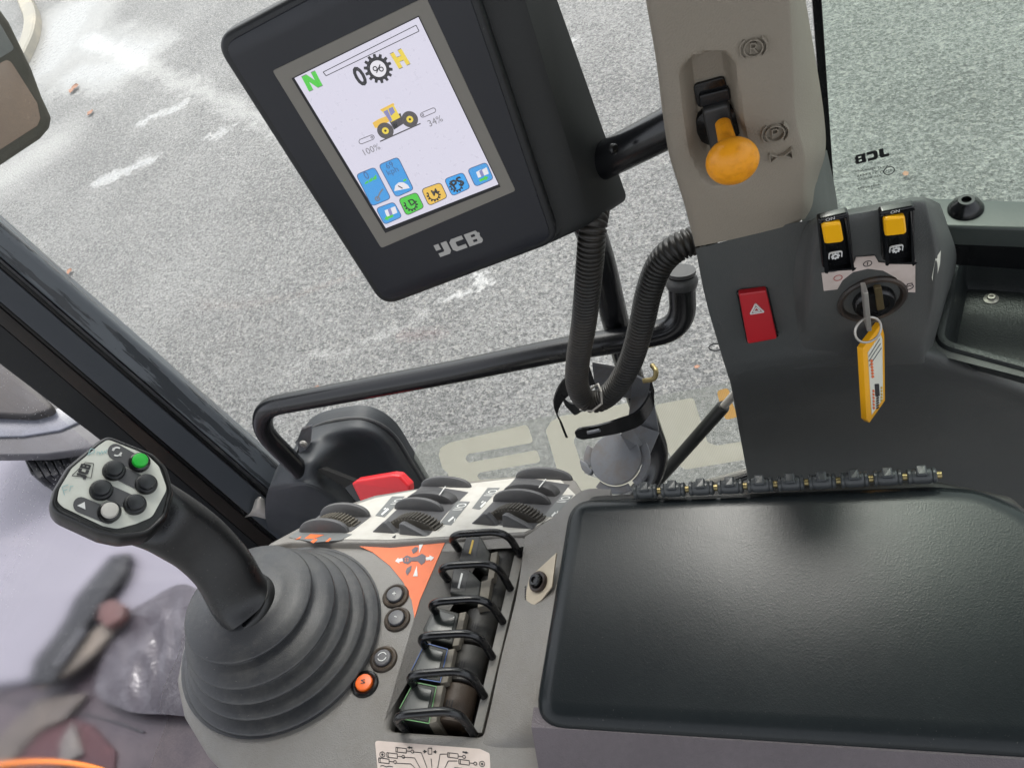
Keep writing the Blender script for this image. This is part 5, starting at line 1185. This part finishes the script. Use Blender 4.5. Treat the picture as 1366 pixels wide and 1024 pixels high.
io_tag([(586, 698.6), (610, 668), (627, 668.8), (602, 700)], (614, 675.5), (618.5, 671.2), [stroke((598, 695), (605, 689), 2.2), stroke((607, 691), (606, 695), 1.2)])
io_tag([(629.6, 677.7), (650.5, 650.3), (667, 650.3), (640, 679.3)], (655.5, 656.8), (660, 652.8), [stroke((641, 676), (648, 669), 2.2), stroke((642, 670), (645, 668), 1.2)])
io_tag([(724.6, 689), (749, 660), (765, 660), (743, 689)], (752.5, 665.5), (757, 661.6), [stroke((736, 688), (741, 683), 2.2), stroke((743, 684), (744, 681), 1.2)])
fsy('marker', [[(523, 716), (528, 713), (527, 717)]], M['ink'])
UZ = np.array([0, 0, 1.0])
def profile_block(name, A, B, apex, thick, mat, parent, lump=False, off=0.0, side=None, bev=.0012, n=14):
    """upright plate whose outline rises from A to B through an arch; thickness runs along the panel, square to AB"""
    a, b = Fw_.l(*A), Fw_.l(*B); ex = b - a; W = np.linalg.norm(ex); ex = ex / W; ay = np.cross(UZ, ex)
    fr = Matrix.Identity(4)
    for i in range(3): fr[i][0], fr[i][1], fr[i][2], fr[i][3] = ex[i], UZ[i], -ay[i], a[i] + ay[i] * off
    if lump: P = [(0, -.004), (W, -.004), (W, .0006), (W * apex[0] + W * .10, apex[1] * .97), (W * apex[0], apex[1]), (W * apex[0] - W * .07, apex[1] * .93), (0, .0006)]; P = rc(P, [0, 0, .001, .0016, .002, .0016, .001], 3)
    else: P = [(0, -.004), (W, -.004)] + [(W * (.5 + .5 * math.cos(t)), apex * math.sin(t) ** .85) for t in np.linspace(.02, math.pi - .02, n)]
    mb = MB(); mb.T = fr; mb.prism(P, -thick / 2, thick / 2, bev, 2, bev0=bev); return obj(name, mb, mat, parent)
def ribbed_wheel(A, B, apex, thick, parent, off, mat, n=44):
    a, b = Fw_.l(*A), Fw_.l(*B); ex = b - a; W = np.linalg.norm(ex); ex = ex / W; ay = np.cross(UZ, ex)
    r = (W * W / 4 + apex * apex) / (2 * apex); c = (a + b) / 2 + UZ * (apex - r) + ay * off
    fr = Matrix.Identity(4)
    for i in range(3): fr[i][0], fr[i][1], fr[i][2], fr[i][3] = ex[i], UZ[i], -ay[i], c[i]
    P = []; yb = r - apex - .004; th0 = math.acos(min(1, yb / r)); m_ = max(6, int(2 * th0 * r / .0036))
    for i in range(m_):
        for da, rr in ((-.36, r * .945), (-.16, r), (.16, r), (.36, r * .945)):
            t = math.pi / 2 - th0 + 2 * th0 * (i + .5 + da) / m_; P.append((rr * math.cos(t), rr * math.sin(t)))
    mb = MB(); mb.T = fr; mb.prism(P, -thick / 2, thick / 2, .0004, 1, bev0=.0004); return obj('thumbwheel', mb, mat, parent, sharp=25)
Mpad = plastic('paddle', (66, 66, 68), .42, .15, 900, .4)
UN = [dict(l1=((631, 697), (666, 700)), l2=((672, 701), (712, 704)), w=((650, 689), (728, 695)), g1=((658, 668), (735, 673)), p=((674, 656), (745, 660)), g2=((688, 637), (764, 640)), tick=((719, 647), (728, 636))),
      dict(l1=((499, 708), (530, 710)), l2=((535, 711), (572, 714)), w=((518, 700), (590, 705)), g1=((527, 678), (592, 682)), p=((545, 667), (608, 670)), g2=((562, 648), (629, 650)), tick=((586, 657), (594, 646)))]
for k_, u_ in enumerate(UN):
    hs_ = 1 if k_ == 0 else .92
    pr('well', [u_['l1'][0], u_['l2'][1], (u_['g1'][1][0] + 4, u_['g1'][1][1] + 2), (u_['g2'][1][0] - 4, u_['g2'][1][1] + 6), (u_['g2'][0][0] + 2, u_['g2'][0][1] - 2)], M['guard'], .0007)
    profile_block('wheel_guard', *u_['l1'], (.54, .0120 * hs_), .008, M['guard'], wp, True, bev=.002)
    profile_block('wheel_guard', *u_['l2'], (.10, .0125 * hs_), .008, M['guard'], wp, True, bev=.002)
    ribbed_wheel(*u_['w'], .0140 * hs_, .0150, wp, .0, M['wheelp'])
    profile_block('wheel_guard', *u_['g1'], .0150 * hs_, .0062, M['guard'], wp, bev=.0026)
    profile_block('paddle', *u_['p'], .0130 * hs_, .0145, Mpad, wp, bev=.002)
    profile_block('wheel_guard', *u_['g2'], .0135 * hs_, .0062, M['guard'], wp, bev=.0026)
pr('well', [(402, 706), (468, 709), (496, 688), (430, 684)], M['guard'], .0007)
profile_block('wheel_guard', (400, 709), (466, 710), .0145, .0065, M['guard'], wp, bev=.0026); profile_block('wheel_guard', (428, 688), (494, 689), .0150, .0065, M['guard'], wp, bev=.0026)
ribbed_wheel((416, 698), (480, 700), .0105, .013, wp, 0, M['wheelp'], 40)
for u_ in UN:
    (x0, y0), (x1, y1) = u_['tick']; a, b = Fw_.l(x0, y0 + 3, .0128), Fw_.l(x1, y1 + 3, .0128)
    obj('paddle_line', MB().tube([a, b], .0006, 6), M['inkw'], wp)
# ---------------------------------------------------------------- joystick
Fj = Frame(Fc.l2w(Fc.l(374, 843)), (1, 0, 0), Fc.n)
joy = thing('joystick', 'black joystick with six button head on a ribbed rubber gaiter', 'joystick', Fj)
def ring_at(c, r, h):
    q = Fj.l(*c, h); return q, np.linalg.norm(Fj.l(c[0] + r, c[1], h) - q)
lev_ = [((376, 845), 127, .001), ((376, 845), 126, .006), ((368, 837), 115, .017), ((358, 828), 105, .028), ((347, 818), 96, .040), ((331, 801), 81, .053)]
secs = []; c0, r0 = ring_at(*lev_[0])
def circ3(c, r, h, n=56): return [(c[0] + r * math.cos(2 * math.pi * i / n), c[1] + r * math.sin(2 * math.pi * i / n), h) for i in range(n)]
g_rows = []
for i, (c, r, h) in enumerate(lev_):
    q, rr = ring_at(c, r, h)
    if i == 0: g_rows.append((q, rr, h)); continue
    if i < len(lev_) - 1:
        q2, r2_ = ring_at(lev_[i + 1][0], lev_[i + 1][1], lev_[i + 1][2]); h2 = lev_[i + 1][2]
        g_rows += [(q, rr * .992, h - .0016), (q, rr, h - .0008), (q, rr * .998, h), (q, rr * .985, h + .0010)]
        for t in (.3, .6, .85): g_rows.append((q + (q2 - q) * t, rr * .985 + (r2_ * .93 - rr * .985) * t, h + .001 + (h2 - .0062 - h - .001) * (t + .25 * t * (1 - t))))
        g_rows += [(q2, r2_ * .93, h2 - .0052), (q2, r2_ * .93, h2 - .0040), (q2, r2_ * .985, h2 - .0026)]
    else:
        g_rows += [(q, rr * .985, h - .003), (q, rr, h - .0014), (q, rr * .996, h - .0002), (q, rr * .975, h + .0006), (q, rr * .80, h + .0030), (q, rr * .62, h + .0060), (q, rr * .55, h + .008), (q, rr * .2, h + .009)]
mb = MB(); R = [[mb.v(p) for p in circ3(q, r, h)] for q, r, h in g_rows]
for a, b in zip(R, R[1:]): mb.bridge(a, b)
mb.f(R[-1]); obj('gaiter', mb, M['rubber'], joy, sharp=60)
# base flange that carries the gaiter
q, rr = ring_at((376, 846), 129, 0); obj('flange', MB().lathe([(rr, -.001), (rr, .0012), (rr * .985, .002), (rr * .95, .002)], q, seg=56), M['rubber'], joy)
# head plate
hc = (150, 652); hd_ = .57
rdir = ray(*hc); upimg = RT @ np.array([.25, -1, 0]); nh = nrm(-nrm(rdir) + .42 * nrm(upimg))
Fhd = Frame(wd(*hc, hd_), RT @ np.array([.86, .5, 0]), nh)
headM = [[float(x) for x in r] for r in (Fj.A @ Fhd.A.T)]
def hT():
    m = Matrix.Identity(4); o_ = Fj.w2l(Fhd.o)
    for i in range(3):
        for j in range(3): m[i][j] = headM[i][j]
        m[i][3] = o_[i]
    return m
# handle: oval sections from the gaiter to the head
pth = [(345, 822, None), (318, 790, None), (296, 754, None), (262, 722, None), (228, 699, None), (196, 680, None), (172, 668, None)]
base3 = Fj.l2w(Fj.l(322, 801, .062)); top3 = Fhd.l2w(Fhd.l(196, 682, 0)) - Fhd.n * .022
dep = lambda P: (P - C0) @ RT.T[:, 0] * 0 + np.linalg.norm(P - C0)
zb = float(np.linalg.norm(base3 - C0) / np.linalg.norm(ray(322, 801))); zt = float(np.linalg.norm(top3 - C0) / np.linalg.norm(ray(196, 682)))
cpx = [(334, 812), (318, 793), (298, 758), (270, 728), (246, 710), (222, 695), (200, 684), (178, 672), (160, 662)]; wpx = [80, 79, 78, 80, 84, 87, 92, 96, 92]; dfr = [-.06, 0, .18, .36, .52, .68, .82, .94, 1.04]
P3 = [wd(u, v, zb + (zt - zb) * t) for (u, v), t in zip(cpx, dfr)]; secs = []
for i, P in enumerate(P3):
    t = nrm(P3[min(i + 1, len(P3) - 1)] - P3[max(i - 1, 0)]); vw = nrm(P - C0); s1 = nrm(np.cross(t, vw)); s2 = nrm(np.cross(s1, t))
    hw = wpx[i] / 2 * (zb + (zt - zb) * dfr[i]) / FPX; th = hw * (.86 if i < 6 else .62)
    sec = []
    for k in range(28):
        a = 2 * math.pi * k / 28; ca, sa = math.cos(a), math.sin(a); ex_ = .78
        sec.append(Fj.w2l(P + s1 * hw * math.copysign(abs(ca) ** ex_, ca) + s2 * th * math.copysign(abs(sa) ** ex_, sa)))
    secs.append(sec)
CS = [catmull([s_[k] for s_ in secs], 5) for k in range(28)]
obj('handle', MB().loft([[CS[k][i] for k in range(28)] for i in range(len(CS[0]))]), M['grip'], joy, sharp=60)
cc_ = Fj.w2l(P3[1]); tdir = nrm(Fj.A @ (P3[2] - P3[0]) + np.array([0, 0, .7])); rr_ = 42 * zb / FPX
obj('collar', MB().lathe([(rr_ * 1.02, -.014), (rr_ * 1.04, -.010), (rr_ * 1.04, -.006), (rr_ * .98, -.0035), (rr_ * .9, -.003)], Fj.l(320, 800, .064), (-.25, -.12, 1), 36), M['grip'], joy)
# head shell
ho = [(128, 590), (143, 580), (204, 604), (222, 622), (231, 655), (222, 690), (198, 712), (160, 716), (132, 710), (76, 684), (67, 672), (72, 652), (90, 622)]
hb = rc(Fhd.l2(ho), .016, 8)
mb = MB(); mb.T = hT(); p = ccw(hb)
prof = [(.012, -.032), (.004, -.029), (-.0005, -.022), (-.0012, -.012), (-.0008, -.004), (0, -.0018), (.0009, -.0004), (.0018, 0), (.0028, -.0004), (.0034, -.0012)]
R = [[mb.v((x, y, h)) for x, y in inset(p, d)] for d, h in prof]
for a, b in zip(R, R[1:]): mb.bridge(a, b)
mb.f(R[-1]); mb.f(list(reversed(R[0])))
hd = obj('head', mb, M['grip'], joy, sharp=50)
fo = [(132, 593), (145, 584), (196, 606), (212, 622), (223, 652), (203, 689), (182, 698), (156, 705), (137, 701), (84, 676), (76, 668), (79, 652), (97, 622)]
def hprt(name, pts, mat, h, th=.0004, r=0, par=None, loc=True, bev=0):
    q = Fhd.l2(pts, h) if loc else pts
    if r: q = rc(q, r, 5)
    mb = MB(); mb.T = hT(); mb.prism(q, h - th, h, bev); return obj(name, mb, mat, par or hd, smooth=False)
face = hprt('faceplate', fo, M['cream'], -.0004, .0010, .009)
kk = np.linalg.norm(Fhd.l(151, 652) - Fhd.l(150, 652))
def hsym(name, polys, mat, h, loc=True):
    mb = MB(); mb.T = hT()
    for q in polys: mb.prism(Fhd.l2(q, h) if loc else q, h - .0002, h)
    return obj(name, mb, mat, hd, smooth=False)
pill = lambda a, b, r: (lambda A, B: (lambda d: (lambda n: [tuple(A + r * (math.cos(t) * n - math.sin(t) * d)) for t in np.linspace(0, math.pi, 9)] + [tuple(B + r * (-math.cos(t) * n + math.sin(t) * d)) for t in np.linspace(0, math.pi, 9)])(np.array([-d[1], d[0]])))((B - A) / np.linalg.norm(B - A)))(np.array(a, float), np.array(b, float))
mdp = flat('dark_print', (76, 76, 78), .45, 0, .2)
for a_, b_, r_ in (((154, 602), (186, 620), 10.5), ((108, 673), (145, 688), 10.5), ((152, 627), (190, 645), 10), ((135, 652), (180, 672), 10)): hsym('dark_print', [pill(a_, b_, r_)], mdp, .0001)
hsym('symbol', [[(103, 674), (113, 669), (114, 679)]] + [[(156 + q[0], 602 + q[1] * .9) for q in pp] for pp in ring_polys(5, 7.2, 8, .2, 2.2) + ring_polys(5, 7.2, 8, 3.4, 5.4)] + [[(150, 597), (155, 596.5), (151.5, 601.5)], [(162, 608), (157, 607.5), (161, 602.5)]], M['inkw'], .0006)
cq = np.array(Fhd.l(111.5, 628, .0003)[:2]); exq = Fhd.l(116, 617, .0003)[:2] - cq; eyq = np.array([-exq[1], exq[0]]) * .58
hsym('logo', xf(logo_polys(False), cq, exq * .86, eyq * .86), M['ink'], .0003, False)
tz = [(96, 634), (114, 616.5), (125, 618), (121.5, 637)]
hsym('logo_frame', [stroke(a, b, .8) for a, b in zip(tz, tz[1:] + tz[:1])], M['ink'], .0003)
teal = flat('pen_mark', (150, 186, 186), .5, 0, .2)
hsym('pen_mark', path_strokes([(117, 607), (121, 598), (126, 599), (126, 603), (119, 605)], .9) + path_strokes([(129, 606), (130, 602), (133, 603), (133, 606), (136, 601), (137, 605), (140, 601), (141, 604), (143, 599)], .8) + path_strokes([(86, 660), (83, 649), (91, 646)], .9) + path_strokes([(85, 654), (90, 652)], .9) + path_strokes([(93, 655), (94, 648), (98, 648)], .8), teal, .0003)
def jbtn(c, r, mat, lab):
    q = Fhd.l(*c); o_ = tuple(q[:2]) + (0,)
    mb = MB(); mb.T = hT(); mb.lathe([(r * kk * 1.0, -.001), (r * kk * 1.0, .0016), (r * kk * .93, .0030), (r * kk * .80, .0034)], o_, seg=32); b = obj('button', mb, M['gloss'] if mat is not None else M['black'], hd, lab)
    mb = MB(); mb.T = hT(); mb.lathe([(r * kk * .74, .002), (r * kk * .74, .0052), (r * kk * .68, .0064), (r * kk * .4, .0068)], o_, seg=32); cpo = obj('button_cap', mb, mat or plastic('joy_button', (30, 32, 35), .34, .05, 900, .25), hd)
jbtn((186, 617), 15.5, M['green'], 'glossy ring round the green button'); jbtn((146, 683), 16, M['white'], 'glossy ring round the white button')
for c in ((152, 628), (195, 646), (135, 654), (180, 673)): jbtn(c, 16, None, 'black button')
